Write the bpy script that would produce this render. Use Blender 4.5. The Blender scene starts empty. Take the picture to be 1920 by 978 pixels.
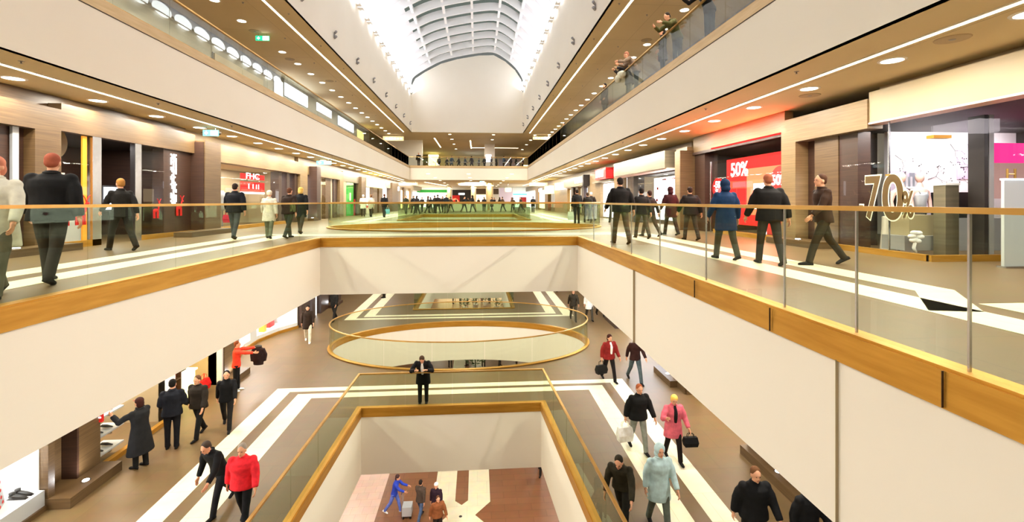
import bpy, bmesh, math, random
from mathutils import Vector, Matrix, Euler
random.seed(7)
S = bpy.context.scene
COL = S.collection
PI = math.pi
R = math.radians

# ------------------------------------------------------------------ camera, world, exposure
cam_data = bpy.data.cameras.new('camera')
cam = bpy.data.objects.new('camera', cam_data); COL.objects.link(cam)
cam_data.sensor_fit = 'HORIZONTAL'; cam_data.sensor_width = 36.0
cam_data.lens = 870/1920*36
cam_data.shift_x = 0.0
cam_data.shift_y = -112/1920
cam_data.clip_start = 0.05; cam_data.clip_end = 400
cam.location = (0, 0, 1.14)
cam.rotation_euler = (PI/2, 0, -math.atan(65/870))
S.camera = cam
S.view_settings.view_transform = 'Standard'
S.view_settings.look = 'None'
S.view_settings.exposure = 0.84
S.view_settings.gamma = 1.0
S.view_settings.use_curve_mapping = False
world = bpy.data.worlds.new('world'); S.world = world
world.use_nodes = True
world.node_tree.nodes['Background'].inputs[0].default_value = (0.60, 0.64, 0.60, 1)
world.node_tree.nodes['Background'].inputs[1].default_value = 0.16
try:
    S.cycles.max_bounces = 9; S.cycles.diffuse_bounces = 5; S.cycles.glossy_bounces = 3
    S.cycles.transparent_max_bounces = 24; S.cycles.transmission_bounces = 4
    S.cycles.sample_clamp_indirect = 4.0
    S.cycles.caustics_reflective = False; S.cycles.caustics_refractive = False
    S.cycles.use_denoising = True
except Exception: pass
LAMP = 1.0          # overall lamp power
SOFFIT_M, SOFFIT_L, SOFFIT_T = 3.664, -1.636, 8.96
FLOOR_T, FLOOR_L, FLOOR_G = 5.30, -5.30, -12.40

# ------------------------------------------------------------------ materials
def srgb(r, g, b):
    f = lambda c: ((c/255)/12.92 if c/255 <= .04045 else ((c/255+.055)/1.055)**2.4)
    return (f(r), f(g), f(b), 1)
def mat(name, col, rough=.6, metal=0., spec=.5, emit=None, es=0.):
    m = bpy.data.materials.new(name); m.use_nodes = True
    b = m.node_tree.nodes['Principled BSDF']
    b.inputs['Base Color'].default_value = col
    b.inputs['Roughness'].default_value = rough
    b.inputs['Metallic'].default_value = metal
    b.inputs['Specular IOR Level'].default_value = spec
    if emit:
        b.inputs['Emission Color'].default_value = emit
        b.inputs['Emission Strength'].default_value = es
    return m
def N(m, t, **kw):
    n = m.node_tree.nodes.new(t)
    for k, v in kw.items(): setattr(n, k, v)
    return n
def LK(m, a, b): m.node_tree.links.new(a, b)
def mottled(name, c1, c2, scale=(1, 1, 1), rough=.6, metal=0., detail=3, bump=0., spec=.5, lo=.35, hi=.65):
    m = mat(name, c1, rough, metal, spec)
    b = m.node_tree.nodes['Principled BSDF']
    tc = N(m, 'ShaderNodeTexCoord'); mp = N(m, 'ShaderNodeMapping'); mp.inputs['Scale'].default_value = scale
    nz = N(m, 'ShaderNodeTexNoise'); nz.inputs['Scale'].default_value = 1; nz.inputs['Detail'].default_value = detail
    cr = N(m, 'ShaderNodeValToRGB'); cr.color_ramp.elements[0].position = lo; cr.color_ramp.elements[1].position = hi
    cr.color_ramp.elements[0].color = c1; cr.color_ramp.elements[1].color = c2
    LK(m, tc.outputs['Object'], mp.inputs[0]); LK(m, mp.outputs[0], nz.inputs['Vector'])
    LK(m, nz.outputs['Fac'], cr.inputs[0]); LK(m, cr.outputs[0], b.inputs['Base Color'])
    if bump:
        bp = N(m, 'ShaderNodeBump'); bp.inputs['Strength'].default_value = bump
        LK(m, nz.outputs['Fac'], bp.inputs['Height']); LK(m, bp.outputs[0], b.inputs['Normal'])
    return m
def tiled(name, c1, c2, mortar, w, h, rough=.3, rot=0, spec=.5, msize=.006):
    m = mat(name, c1, rough, 0, spec)
    b = m.node_tree.nodes['Principled BSDF']
    tc = N(m, 'ShaderNodeTexCoord'); mp = N(m, 'ShaderNodeMapping'); mp.inputs['Rotation'].default_value = (0, 0, rot)
    br = N(m, 'ShaderNodeTexBrick'); br.inputs['Scale'].default_value = 1
    br.inputs['Brick Width'].default_value = w; br.inputs['Row Height'].default_value = h
    br.inputs['Mortar Size'].default_value = msize; br.inputs['Mortar Smooth'].default_value = .3
    br.inputs['Color1'].default_value = c1; br.inputs['Color2'].default_value = c2; br.inputs['Mortar'].default_value = mortar
    nz = N(m, 'ShaderNodeTexNoise'); nz.inputs['Scale'].default_value = 3; nz.inputs['Detail'].default_value = 4
    mx = N(m, 'ShaderNodeMix', data_type='RGBA', blend_type='MULTIPLY'); mx.inputs[0].default_value = .25
    LK(m, tc.outputs['Object'], mp.inputs[0]); LK(m, mp.outputs[0], br.inputs['Vector'])
    LK(m, tc.outputs['Object'], nz.inputs['Vector'])
    LK(m, br.outputs['Color'], mx.inputs[6]); LK(m, nz.outputs['Color'], mx.inputs[7])
    LK(m, mx.outputs[2], b.inputs['Base Color'])
    return m
def glassmat(name, tint, refl=1.0, rough=.0):
    m = bpy.data.materials.new(name); m.use_nodes = True
    nt = m.node_tree; nt.nodes.clear()
    o = N(m, 'ShaderNodeOutputMaterial'); t = N(m, 'ShaderNodeBsdfTransparent'); g = N(m, 'ShaderNodeBsdfGlossy')
    t.inputs[0].default_value = tint; g.inputs['Roughness'].default_value = rough
    fr = N(m, 'ShaderNodeFresnel'); fr.inputs[0].default_value = 1.45
    mu = N(m, 'ShaderNodeMath', operation='MULTIPLY'); mu.inputs[1].default_value = refl; mu.use_clamp = True
    mx = N(m, 'ShaderNodeMixShader')
    ge = N(m, 'ShaderNodeNewGeometry'); sb = N(m, 'ShaderNodeMath', operation='SUBTRACT'); sb.inputs[0].default_value = 1
    m2 = N(m, 'ShaderNodeMath', operation='MULTIPLY')
    LK(m, ge.outputs['Backfacing'], sb.inputs[1]); LK(m, fr.outputs[0], mu.inputs[0])
    LK(m, mu.outputs[0], m2.inputs[0]); LK(m, sb.outputs[0], m2.inputs[1]); LK(m, m2.outputs[0], mx.inputs[0])
    LK(m, t.outputs[0], mx.inputs[1]); LK(m, g.outputs[0], mx.inputs[2]); LK(m, mx.outputs[0], o.inputs[0])
    return m
def glow(name, col, s):
    m = bpy.data.materials.new(name); m.use_nodes = True
    m.node_tree.nodes.clear()
    o = N(m, 'ShaderNodeOutputMaterial'); e = N(m, 'ShaderNodeEmission')
    e.inputs[0].default_value = col; e.inputs[1].default_value = s
    LK(m, e.outputs[0], o.inputs[0]); return m

M = {}
M['cream'] = mottled('cream_plaster', srgb(246, 240, 227), srgb(243, 236, 222), (.25, .25, .25), .75)
M['ceiling'] = mottled('ceiling_paint', srgb(214, 198, 160), srgb(206, 190, 150), (.3, .3, .3), .8)
M['white'] = mat('white_paint', srgb(240, 240, 240), .6)
M['brass'] = mottled('brushed_brass', srgb(204, 152, 62), srgb(186, 134, 48), (1.4, 1.4, 14), .42, .7)
M['brassT'] = mottled('pale_brass', srgb(206, 180, 138), srgb(194, 166, 124), (1.4, 1.4, 14), .5, .4)
M['rail'] = mottled('polished_brass', srgb(214, 172, 100), srgb(196, 152, 80), (2, 2, 2), .3, .8)
M['steel'] = mat('steel', srgb(190, 190, 195), .25, 1)
M['glass'] = glassmat('balustrade_glass', (.895, .935, .865, 1), .9)
M['shopglass'] = glassmat('shop_glass', (.98, .985, .98, 1), .6)
M['floor'] = tiled('brown_stone_tiles', srgb(114, 91, 60), srgb(109, 86, 56), srgb(98, 80, 54), .9, .9, .42, spec=.35)
M['stripe'] = tiled('white_stone', srgb(238, 230, 200), srgb(234, 226, 196), srgb(210, 198, 168), .9, .9, .42, spec=.35)
M['floorG'] = tiled('brown_wood_tiles', srgb(140, 92, 60), srgb(130, 84, 54), srgb(90, 58, 36), 1.2, .45, .35)
M['pinkstone'] = tiled('pink_stone', srgb(226, 190, 172), srgb(216, 180, 162), srgb(190, 150, 130), .5, .5, .4)
def wood(name, a, b, c, rough=.42):
    return mottled(name, a, b, (1.2, 1.2, 38), rough, 0, 5, 0, .5, .3, .7)
M['wood'] = wood('walnut_veneer', srgb(80, 59, 36), srgb(102, 79, 50), 0)
M['woodlight'] = wood('lit_walnut_veneer', srgb(112, 90, 58), srgb(134, 110, 74), 0)  # paler copy of the walnut where lamps brighten the cladding
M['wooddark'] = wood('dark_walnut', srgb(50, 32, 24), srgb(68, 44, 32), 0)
M['beige'] = mottled('beige_panel', srgb(176, 160, 128), srgb(168, 150, 118), (.5, .5, .5), .5)
M['metalpanel'] = mottled('champagne_metal', srgb(140, 130, 110), srgb(126, 118, 100), (.6, .6, 12), .4, .5)
M['dark'] = mat('dark_interior', srgb(34, 26, 24), .6)
M['black'] = mat('black', srgb(14, 13, 14), .5)
M['grey'] = mat('grey_board', srgb(150, 148, 150), .6)
M['lilac'] = mat('lilac_board', srgb(206, 194, 214), .6)
M['red'] = mat('red_paint', srgb(200, 24, 22), .5)
M['redlight'] = glow('red_lightbox', (1, .035, .03, 1), 1.0)
M['orangelight'] = glow('orange_lightbox', (1, .16, .07, 1), 1.8)
M['orange'] = mat('orange_strip', srgb(236, 150, 40), .4, emit=srgb(236, 150, 40), es=.5)
M['pinklight'] = glow('pink_lightbox', (.75, .03, .20, 1), 1.0)
M['whitelight'] = glow('white_lightbox', (1, .97, .93, 1), 3.2)
M['coolight'] = glow('cool_lightbox', (.82, .9, 1, 1), 3.0)
M['yellowlight'] = glow('yellow_lightbox', (1, .86, .30, 1), 2.2)
M['warmlight'] = glow('warm_lightbox', (1, .74, .40, 1), 2.6)
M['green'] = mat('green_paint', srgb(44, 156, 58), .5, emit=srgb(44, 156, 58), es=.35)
M['exitgreen'] = glow('exit_sign_green', (.02, .50, .22, 1), 1.3)
M['exitcyan'] = glow('exit_sign_cyan', (.20, .80, .85, 1), 1.6)
M['tealight'] = glow('teal_lightbox', (.10, .55, .62, 1), 1.6)
M['striplight'] = glow('linear_lamp', (1, .80, .46, 1), 7)
M['lens'] = glow('downlight_lens', (1, .90, .66, 1), 9)
M['cove'] = glow('cove_lamp', (.93, .95, 1, 1), 5)
M['curtain'] = mat('pale_reflection', srgb(238, 240, 246), .7, emit=(.85, .9, 1, 1), es=.35)  # unused; glow meant for pale ripples that are vault reflections
M['olive'] = mat('olive_decal', srgb(84, 62, 14), .5)
M['whitedecal'] = mat('white_decal', srgb(246, 244, 214), .5, emit=srgb(246, 244, 214), es=.25)
M['skin'] = mat('skin', srgb(224, 164, 130), .55)
M['mskin'] = mat('mannequin_skin', srgb(230, 190, 180), .4)
M['eye'] = mat('eye', srgb(30, 20, 18), .3)
M['lip'] = mat('lip', srgb(170, 90, 80), .5)
M['silver'] = mat('silver_board', srgb(196, 202, 208), .35, .3)
M['leaf'] = mottled('leaves', srgb(40, 60, 24), srgb(84, 100, 44), (6, 6, 6), .6)
M['tableware'] = mat('cafe_white', srgb(235, 225, 215), .5)
M['lamplight'] = glow('plinth_lamp', (.95, .97, 1, 1), 14)
M['fin'] = mat('skylight_fin', srgb(246, 246, 248), .6); M['lining'] = mat('skylight_lining', srgb(226, 226, 232), .7)
_cm = {}
def cloth(r, g, b):
    k = (r, g, b)
    if k not in _cm:
        _cm[k] = mottled('cloth_%d_%d_%d' % k, srgb(r, g, b), srgb(min(255, int(r*1.12+4)), min(255, int(g*1.12+4)), min(255, int(b*1.12+4))), (9, 9, 9), .8, spec=.2)
    return _cm[k]

# ------------------------------------------------------------------ mesh helpers
class MB:
    def __init__(s): s.v = []; s.f = []; s.mi = []; s.cur = 0
    def add(s, vs, fs):
        b = len(s.v); s.v += [tuple(v) for v in vs]
        for f in fs: s.f.append([i+b for i in f]); s.mi.append(s.cur)
        return s
    def box(s, x0, x1, y0, y1, z0, z1):
        if x0 > x1: x0, x1 = x1, x0
        if y0 > y1: y0, y1 = y1, y0
        if z0 > z1: z0, z1 = z1, z0
        return s.add([(x0,y0,z0),(x1,y0,z0),(x1,y1,z0),(x0,y1,z0),(x0,y0,z1),(x1,y0,z1),(x1,y1,z1),(x0,y1,z1)],
              [(3,2,1,0),(4,5,6,7),(0,1,5,4),(1,2,6,5),(2,3,7,6),(3,0,4,7)])
    def prism(s, pts, z0, z1):      # polygon in plan, counter-clockwise
        n = len(pts)
        return s.add([(x,y,z0) for x,y in pts]+[(x,y,z1) for x,y in pts],
              [tuple(range(n-1,-1,-1)), tuple(range(n,2*n))]+[(i,(i+1)%n,n+(i+1)%n,n+i) for i in range(n)])
    def cyl(s, x, y, z0, z1, r0, r1=None, n=20):
        r1 = r0 if r1 is None else r1
        vs = [(x+r0*math.cos(2*PI*i/n), y+r0*math.sin(2*PI*i/n), z0) for i in range(n)]
        vs += [(x+r1*math.cos(2*PI*i/n), y+r1*math.sin(2*PI*i/n), z1) for i in range(n)]
        return s.add(vs, [tuple(range(n-1,-1,-1)), tuple(range(n,2*n))]+[(i,(i+1)%n,n+(i+1)%n,n+i) for i in range(n)])
    def lathe(s, x, y, prof, n=20):
        k = len(prof); vs = []
        for z, r in prof: vs += [(x+r*math.cos(2*PI*i/n), y+r*math.sin(2*PI*i/n), z) for i in range(n)]
        fs = [tuple(range(n-1,-1,-1)), tuple(range((k-1)*n, k*n))]
        for j in range(k-1): fs += [(j*n+i, j*n+(i+1)%n, (j+1)*n+(i+1)%n, (j+1)*n+i) for i in range(n)]
        return s.add(vs, fs)
    def ell(s, c, r, n=14, m=9, rot=None):
        vs = [Vector((0,0,-r[2]))]
        for j in range(1, m):
            a = -PI/2+PI*j/m
            vs += [Vector((r[0]*math.cos(a)*math.cos(2*PI*i/n), r[1]*math.cos(a)*math.sin(2*PI*i/n), r[2]*math.sin(a))) for i in range(n)]
        vs.append(Vector((0,0,r[2])))
        if rot: vs = [rot @ v for v in vs]
        c = Vector(c); vs = [v+c for v in vs]
        fs = [(0, 1+(i+1)%n, 1+i) for i in range(n)]
        for j in range(m-2): fs += [(1+j*n+i, 1+j*n+(i+1)%n, 1+(j+1)*n+(i+1)%n, 1+(j+1)*n+i) for i in range(n)]
        t = len(vs)-1; o = 1+(m-2)*n
        fs += [(o+i, o+(i+1)%n, t) for i in range(n)]
        return s.add(vs, fs)
    def tube(s, pts, rad, n=10, flat=1.0, up=None):
        pts = [Vector(p) for p in pts]; k = len(pts); rings = []; a = None
        rad = rad if isinstance(rad, (list, tuple)) else [rad]*k
        for i, p in enumerate(pts):
            t = (pts[min(i+1,k-1)]-pts[max(i-1,0)]).normalized()
            if a is None:
                ref = Vector((0,0,1)) if abs(t.z) < .9 else Vector((0,1,0))
                a = t.cross(ref).normalized()
            else: a = (a-t*a.dot(t)).normalized()
            b = a.cross(t).normalized()
            rings.append([p+(a*math.cos(2*PI*j/n)+b*flat*math.sin(2*PI*j/n))*rad[i] for j in range(n)])
        vs = [v for r in rings for v in r]
        fs = [tuple(range(n)), tuple(range((k-1)*n+n-1, (k-1)*n-1, -1))]
        for i in range(k-1): fs += [(i*n+j, (i+1)*n+j, (i+1)*n+(j+1)%n, i*n+(j+1)%n) for j in range(n)]
        return s.add(vs, fs)
    def caps(s, p0, r0, p1, r1, n=12):
        s.tube([p0, p1], [r0, r1], n); s.ell(p0, (r0,r0,r0), n, 8); return s.ell(p1, (r1,r1,r1), n, 8)
    def loft(s, rings):      # rings: list of (center, rx, ry), horizontal ellipses
        n = 20; vs = []; k = len(rings)
        for c, rx, ry in rings: vs += [(c[0]+rx*math.cos(2*PI*i/n), c[1]+ry*math.sin(2*PI*i/n), c[2]) for i in range(n)]
        fs = [tuple(range(n-1,-1,-1)), tuple(range((k-1)*n, k*n))]
        for j in range(k-1): fs += [(j*n+i, j*n+(i+1)%n, (j+1)*n+(i+1)%n, (j+1)*n+i) for i in range(n)]
        return s.add(vs, fs)
    def mesh(s, name, mats, smooth=False):
        me = bpy.data.meshes.new(name); me.from_pydata(s.v, [], s.f); me.update()
        for m in (mats if isinstance(mats, (list, tuple)) else [mats]): me.materials.append(m)
        me.polygons.foreach_set('material_index', s.mi)
        if smooth: me.polygons.foreach_set('use_smooth', [True]*len(me.polygons))
        return me
    def build(s, name, mats, parent=None, smooth=False, **kw):
        o = bpy.data.objects.new(name, s.mesh(name, mats, smooth)); COL.objects.link(o)
        if parent is not None:
            o.parent = parent; o.matrix_parent_inverse = parent.matrix_basis.inverted()
        for k, v in kw.items(): o[k] = v
        return o
def struct(name, mb, m, smooth=False):
    return mb.build(name, m, None, smooth, kind='structure')
def tag(o, label, cat, group=None, kind=None):
    o['label'] = label; o['category'] = cat
    if group: o['group'] = group
    if kind: o['kind'] = kind
    return o
def thing(name, label, cat, loc=(0,0,0), rz=0, group=None):
    o = bpy.data.objects.new(name, None); COL.objects.link(o); o.location = loc; o.rotation_euler = (0,0,rz)
    o.empty_display_size = .2
    o.matrix_basis = Matrix.Translation(loc) @ Matrix.Rotation(rz, 4, 'Z')
    return tag(o, label, cat, group)
def kids(o): return list(o.children)
def dup(o, loc=None, rz=None, label=None, parent=None, group=None):
    chs = kids(o)
    c = o.copy(); COL.objects.link(c)
    if parent is not None: c.parent = parent
    if loc is not None: c.location = loc
    if rz is not None: c.rotation_euler = (0,0,rz)
    if label: c['label'] = label
    if group: c['group'] = group
    for ch in chs: dup(ch, parent=c)
    return c
def poly(name, outer, holes, z, m, down=True, thick=0, nm=None):
    """flat slab face with holes; one mesh"""
    bm = bmesh.new(); es = []
    for loop in [outer]+holes:
        vs = [bm.verts.new((x, y, z)) for x, y in loop]
        es += [bm.edges.new((vs[i], vs[(i+1) % len(vs)])) for i in range(len(vs))]
    bmesh.ops.triangle_fill(bm, use_beauty=True, use_dissolve=False, edges=es, normal=(0,0,1))
    if thick:
        r = bmesh.ops.extrude_face_region(bm, geom=bm.faces[:])
        for v in [g for g in r['geom'] if isinstance(g, bmesh.types.BMVert)]: v.co.z -= thick
    bmesh.ops.recalc_face_normals(bm, faces=bm.faces[:])
    me = bpy.data.meshes.new(name); bm.to_mesh(me); bm.free(); me.materials.append(m)
    o = bpy.data.objects.new(name, me); COL.objects.link(o); o['kind'] = 'structure'
    return o
def text(name, body, loc, rot, size, m, parent=None, ext=.004, off=0, sx=1.0, align='CENTER', space=1.0):
    cu = bpy.data.curves.new(name, 'FONT'); cu.body = body; cu.size = size; cu.extrude = ext; cu.offset = off
    cu.align_x = align; cu.align_y = 'CENTER'; cu.space_character = space
    cu.materials.append(m)
    o = bpy.data.objects.new(name, cu); COL.objects.link(o)
    o.location = loc; o.rotation_euler = rot; o.scale = (sx, 1, 1)
    dg = bpy.context.evaluated_depsgraph_get(); me = bpy.data.meshes.new_from_object(o.evaluated_get(dg))
    me.materials.clear(); me.materials.append(m)
    bpy.data.objects.remove(o); o = bpy.data.objects.new(name, me); COL.objects.link(o)
    o.location = loc; o.rotation_euler = rot; o.scale = (sx, 1, 1)
    if parent is not None:
        o.parent = parent; o.matrix_parent_inverse = parent.matrix_basis.inverted()
    return o
ROT_R = (PI/2, 0, -PI/2)     # text on the right-hand shops
ROT_L = (PI/2, 0, PI/2)
ROT_F = (PI/2, 0, 0)
def oval(cx, cy, rx, ry, n=72): return [(cx+rx*math.cos(2*PI*i/n), cy+ry*math.sin(2*PI*i/n)) for i in range(n)]
def offset(pts, d):
    """offset a CCW loop outward by d"""
    n = len(pts); out = []
    for i in range(n):
        p = Vector(pts[i]); a = (p-Vector(pts[i-1])).normalized(); b = (Vector(pts[(i+1) % n])-p).normalized()
        na = Vector((a.y, -a.x)); nb = Vector((b.y, -b.x)); bis = (na+nb).normalized()
        out.append(tuple(p+bis*(d/max(.3, bis.dot(na)))))
    return out
def ringwall(pts, d0, d1, z0, z1, mb=None, closed=True, idx=None):
    """a wall following the loop between outward offsets d0<d1"""
    mb = mb or MB(); a = offset(pts, d0); b = offset(pts, d1); n = len(pts)
    for i in (idx if idx is not None else range(n)):
        j = (i+1) % n
        mb.add([(*a[i],z0),(*a[j],z0),(*b[j],z0),(*b[i],z0),(*a[i],z1),(*a[j],z1),(*b[j],z1),(*b[i],z1)],
               [(0,1,2,3),(7,6,5,4),(4,5,1,0),(6,7,3,2)]+([(0,3,7,4),(5,6,2,1)] if not closed else []))
    return mb

# ------------------------------------------------------------------ floors, ceilings, voids
XL, XR, Y0, Y1 = -14.0, 14.0, -9.0, 86.0
outer = [(XL,Y0),(XR,Y0),(XR,Y1),(XL,Y1)]
VM1 = [(-5.06,-.35),(3.06,-.35),(3.10,14.17),(-4.66,14.17)]
VM2 = [(-4.6,27.9),(3.1,27.9),(3.1,39.7),(-4.6,39.7)]
OVM = oval(-.45, 20.9, 5.9, 3.4)
VL1 = [(-3.95,1.0),(2.75,1.0),(2.02,14.63),(-3.58,14.63)]
VL2 = [(-3.67,27.95),(2.1,27.95),(2.1,40.5),(-3.67,40.5)]
OVL = oval(-.72, 21.35, 5.72, 3.5)
VT = [(-7.7,-8),(5.75,-8),(6.0,55.5),(-8.0,55.5)]
WELL = [(-7.39,-8),(5.2,-8),(5.2,53.15),(-7.39,53.15)]
poly('floor', outer, [VM1, OVM, VM2], 0, M['floor'], thick=.05)
poly('floor', outer, [VL1, OVL, VL2], FLOOR_L, M['floor'], thick=.05)
poly('floor', outer, [VT], FLOOR_T, M['floor'], thick=.05)
poly('floor', outer, [], FLOOR_G, M['floorG'], thick=.05)
poly('ceiling', outer, [VM1, OVM, VM2], SOFFIT_L, M['ceiling'])
poly('ceiling', outer, [VL1, OVL, VL2], -7.3, M['ceiling'])
poly('ceiling', outer, [VT], SOFFIT_M, M['ceiling'])
poly('ceiling', outer, [WELL], SOFFIT_T, M['ceiling'])
for nm, b in (('wall_left', (XL-.1,XL,Y0,Y1)), ('wall_right', (XR,XR+.1,Y0,Y1)), ('wall_far', (XL,XR,Y1,Y1+.1)), ('wall_near', (XL,XR,Y0-.1,Y0))):  # the near wall is added behind the camera to dim glass reflections
    struct(nm, MB().box(*b, FLOOR_G, SOFFIT_T), M['cream'])
# cream fascia round each void and brass edge trim above it
def fascia(loop, ztop, zbot, nm, joints=()):
    struct('wall_'+nm, ringwall(loop, 0.0, .12, zbot, ztop-.2), M['cream'])
    struct('trim_'+nm, ringwall(loop, -.02, .12, ztop-.22, ztop+.03), M['brassT' if nm == 'upper' else 'brass'])
fascia(VM1, 0, SOFFIT_L, 'main_near')
fascia(OVM, 0, SOFFIT_L, 'main_oval')
fascia(VM2, 0, SOFFIT_L, 'main_far')
fascia(VL1, FLOOR_L, -7.3, 'lower_near')
fascia(OVL, FLOOR_L, -7.3, 'lower_oval')
fascia(VL2, FLOOR_L, -7.3, 'lower_far')
fascia(VT, FLOOR_T, SOFFIT_M, 'upper')
struct('trim_upper_painted_shadow', ringwall(VT, -.012, .05, FLOOR_T-.235, FLOOR_T-.22), M['dark'])  # dark strip painted in as the shade below the brass edge
# panel joints in the cream fascia (shallow shadow gaps)
j = MB()
for y in (3.74, 8.9): j.box(3.045, 3.06+.003*y, y-.003, y+.003, SOFFIT_L, -.21)
struct('trim_1', j, M['beige'])
j = MB()
for y in (2.0, 2.82, 4.62, 6.3): j.box(3.03, 3.045, y-.002, y+.002, -.21, .03)
for y in (6.4, 9.7): j.box(-4.98+.03*(y-5.2)/1, -4.9+.0185*(y-5.2), y-.002, y+.002, -.21, .03)
struct('trim_2', j, M['wooddark'])

# white stone floor bands
def band(mb, x0, x1, y0, y1, z): mb.box(x0, x1, y0, y1, z-.02, z+.004)
def frame(mb, x0, x1, y0, y1, wx, wy, z, sides='LRNF'):
    if 'L' in sides: band(mb, x0, x0+wx, y0, y1, z)
    if 'R' in sides: band(mb, x1-wx, x1, y0, y1, z)
    if 'F' in sides: band(mb, x0+wx, x1-wx, y1-wy, y1, z)
    if 'N' in sides: band(mb, x0+wx, x1-wx, y0, y0+wy, z)
fb = MB()
frame(fb, -6.84, 5.24, 0, 16.5, .53, .32, FLOOR_L, 'LRF'); frame(fb, -5.97, 4.36, 0, 15.98, .56, .36, FLOOR_L, 'LRF')
frame(fb, -7.2, 5.4, 25.75, 42.4, .56, .30, FLOOR_L); frame(fb, -6.3, 4.5, 26.35, 41.8, .56, .34, FLOOR_L)
struct('trim_floor_bands_lower', fb, M['stripe'])
fb = MB()
frame(fb, -7.55, 6.09, -5, 16.5, .56, .32, 0, 'LF'); frame(fb, -6.6, 5.21, -5, 15.98, .56, .36, 0, 'LRF')
band(fb, 5.55, 6.09, 5.5, 16.18, 0); band(fb, 5.55, 6.09, -5, 4.75, 0)
fb.prism([(4.68,4.49),(5.19,4.39),(6.09,5.5),(5.55,5.5)], -.02, .004)
frame(fb, -7.4, 5.9, 25.75, 42.4, .56, .30, 0); frame(fb, -6.5, 5.0, 26.35, 41.8, .56, .34, 0)
struct('trim_floor_bands_main', fb, M['stripe'])
fb = MB()
z = FLOOR_G
fb.prism([(-1.97,20.95),(-1.3,20.1),(-1.97,19.25),(-1.97,12),(-1.0,12),(-1.0,19.1),(-.7,19.4),(-.42,19.1),(-.42,12),(.58,12),(.58,19.25),(-.1,20.1),(.58,20.95),(.58,44),(-.42,44),(-.42,21.1),(-.7,20.8),(-1.0,21.1),(-1.0,44),(-1.97,44)], z-.02, z+.004)
struct('trim_floor_bands_ground', fb, M['stripe'])
struct('trim_floor_drain', MB().cyl(-.72, 20.05, z, z+.008, .07, n=16), M['dark'])
fb = MB(); band(fb, -9.5, -4.35, 12, 27, FLOOR_G)
struct('trim_floor_pink_ground', fb, M['pinkstone'])

# upper well walls, skylight
w = MB()
HS = 13.15
w.box(-7.49, -7.39, -8, 53.15, SOFFIT_T, HS); struct('wall_well_left', w, M['cream'])
struct('wall_well_right', MB().box(5.2, 5.3, -8, 53.15, SOFFIT_T, HS+.45), M['cream'])
PROF = [(-7.39,13.14),(-7.30,14.4),(-7.0,15.0),(-5.92,15.75),(-4.10,16.75),(-2.28,17.30),(.17,17.78),(1.87,17.86),(3.2,17.15),(4.3,16.2),(5.03,15.1),(5.2,14.3)]
def prof(x):
    for (a, za), (b, zb) in zip(PROF, PROF[1:]):
        if a <= x <= b: return za+(zb-za)*(x-a)/max(1e-6, b-a)
    return HS
# far end wall closes the well and the vault
n = len(PROF)
ew = MB()
pts = [(-7.39,SOFFIT_T)]+PROF+[(5.2,SOFFIT_T)]
ew.add([(x,53.15,z) for x,z in pts]+[(x,53.3,z) for x,z in pts], [tuple(range(len(pts))), tuple(range(2*len(pts)-1, len(pts)-1, -1))])
struct('wall_well_far', ew, M['cream'])
ew = MB(); pn = [(-7.39,SOFFIT_T)]+[(x,z+2) for x,z in PROF]+[(5.2,SOFFIT_T)]
ew.add([(x,-8,z) for x,z in pn], [tuple(range(len(pn)-1,-1,-1))])
struct('wall_well_near', ew, M['cream'])

sky = thing('skylight_vault', 'long white ribbed vault of glass roof above the atrium', 'skylight', (-1.1, 53.15, SOFFIT_T))
def smooth_prof(d=0.0, k=5):
    out = []
    for (a, za), (b, zb) in zip(PROF, PROF[1:]):
        for t in range(k): out.append((a+(b-a)*t/k, za+(zb-za)*t/k+d))
    out.append((PROF[-1][0], PROF[-1][1]+d)); return out
def normals(P):
    res = []
    for i, p in enumerate(P):
        a = P[max(0,i-1)]; b = P[min(len(P)-1,i+1)]
        t = Vector((b[0]-a[0], b[1]-a[1])).normalized(); res.append(Vector((-t.y, t.x)))
    return res
PP = []
ctrl = PROF
for i in range(len(ctrl)-1):           # Catmull-Rom through the measured profile
    p0 = Vector(ctrl[max(0,i-1)]); p1 = Vector(ctrl[i]); p2 = Vector(ctrl[i+1]); p3 = Vector(ctrl[min(len(ctrl)-1,i+2)])
    for t in (0,.25,.5,.75):
        PP.append(tuple(.5*((2*p1)+(-p0+p2)*t+(2*p0-5*p1+4*p2-p3)*t*t+(-p0+3*p1-3*p2+p3)*t**3)))
PP.append(ctrl[-1]); NN = normals(PP)
def arch(mb, y0, y1, d0, d1, i0=0, i1=None):
    i1 = len(PP) if i1 is None else i1
    rows = []
    for (x,z), nn in list(zip(PP, NN))[i0:i1]:
        rows.append([(x+nn.x*d0,y0,z+nn.y*d0),(x+nn.x*d0,y1,z+nn.y*d0),(x+nn.x*d1,y1,z+nn.y*d1),(x+nn.x*d1,y0,z+nn.y*d1)])
    vs = [v for r in rows for v in r]; fs = [(3,2,1,0)]; k = len(rows)
    for r in range(k-1): fs += [(4*r+q, 4*r+(q+1)%4, 4*r+4+(q+1)%4, 4*r+4+q) for q in range(4)]
    fs.append((4*k-4,4*k-3,4*k-2,4*k-1)); mb.add(vs, fs)
for k in range(26):
    y = 52.2-2.3*k
    mb = MB(); arch(mb, y, y+.12, .0, .66); mb.build('rib', M['fin'], sky)
# longitudinal bars and roof glass
for x in (-5.2,-2.9,-.6,1.75,3.6):
    i = min(range(len(PP)), key=lambda q: abs(PP[q][0]-x)); (px, pz), nn = PP[i], NN[i]
    mb = MB(); c = Vector((px, pz))+nn*.42
    mb.box(c.x-.10, c.x+.10, -7.9, 53.14, c.y-.16, c.y+.16); mb.build('purlin', M['fin'], sky)
mb = MB(); arch(mb, -7.9, 53.3, .69, .72)
g = mb.build('roof_glass', glassmat('roof_glass', (.86,.92,.88,1), .5), sky)
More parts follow.
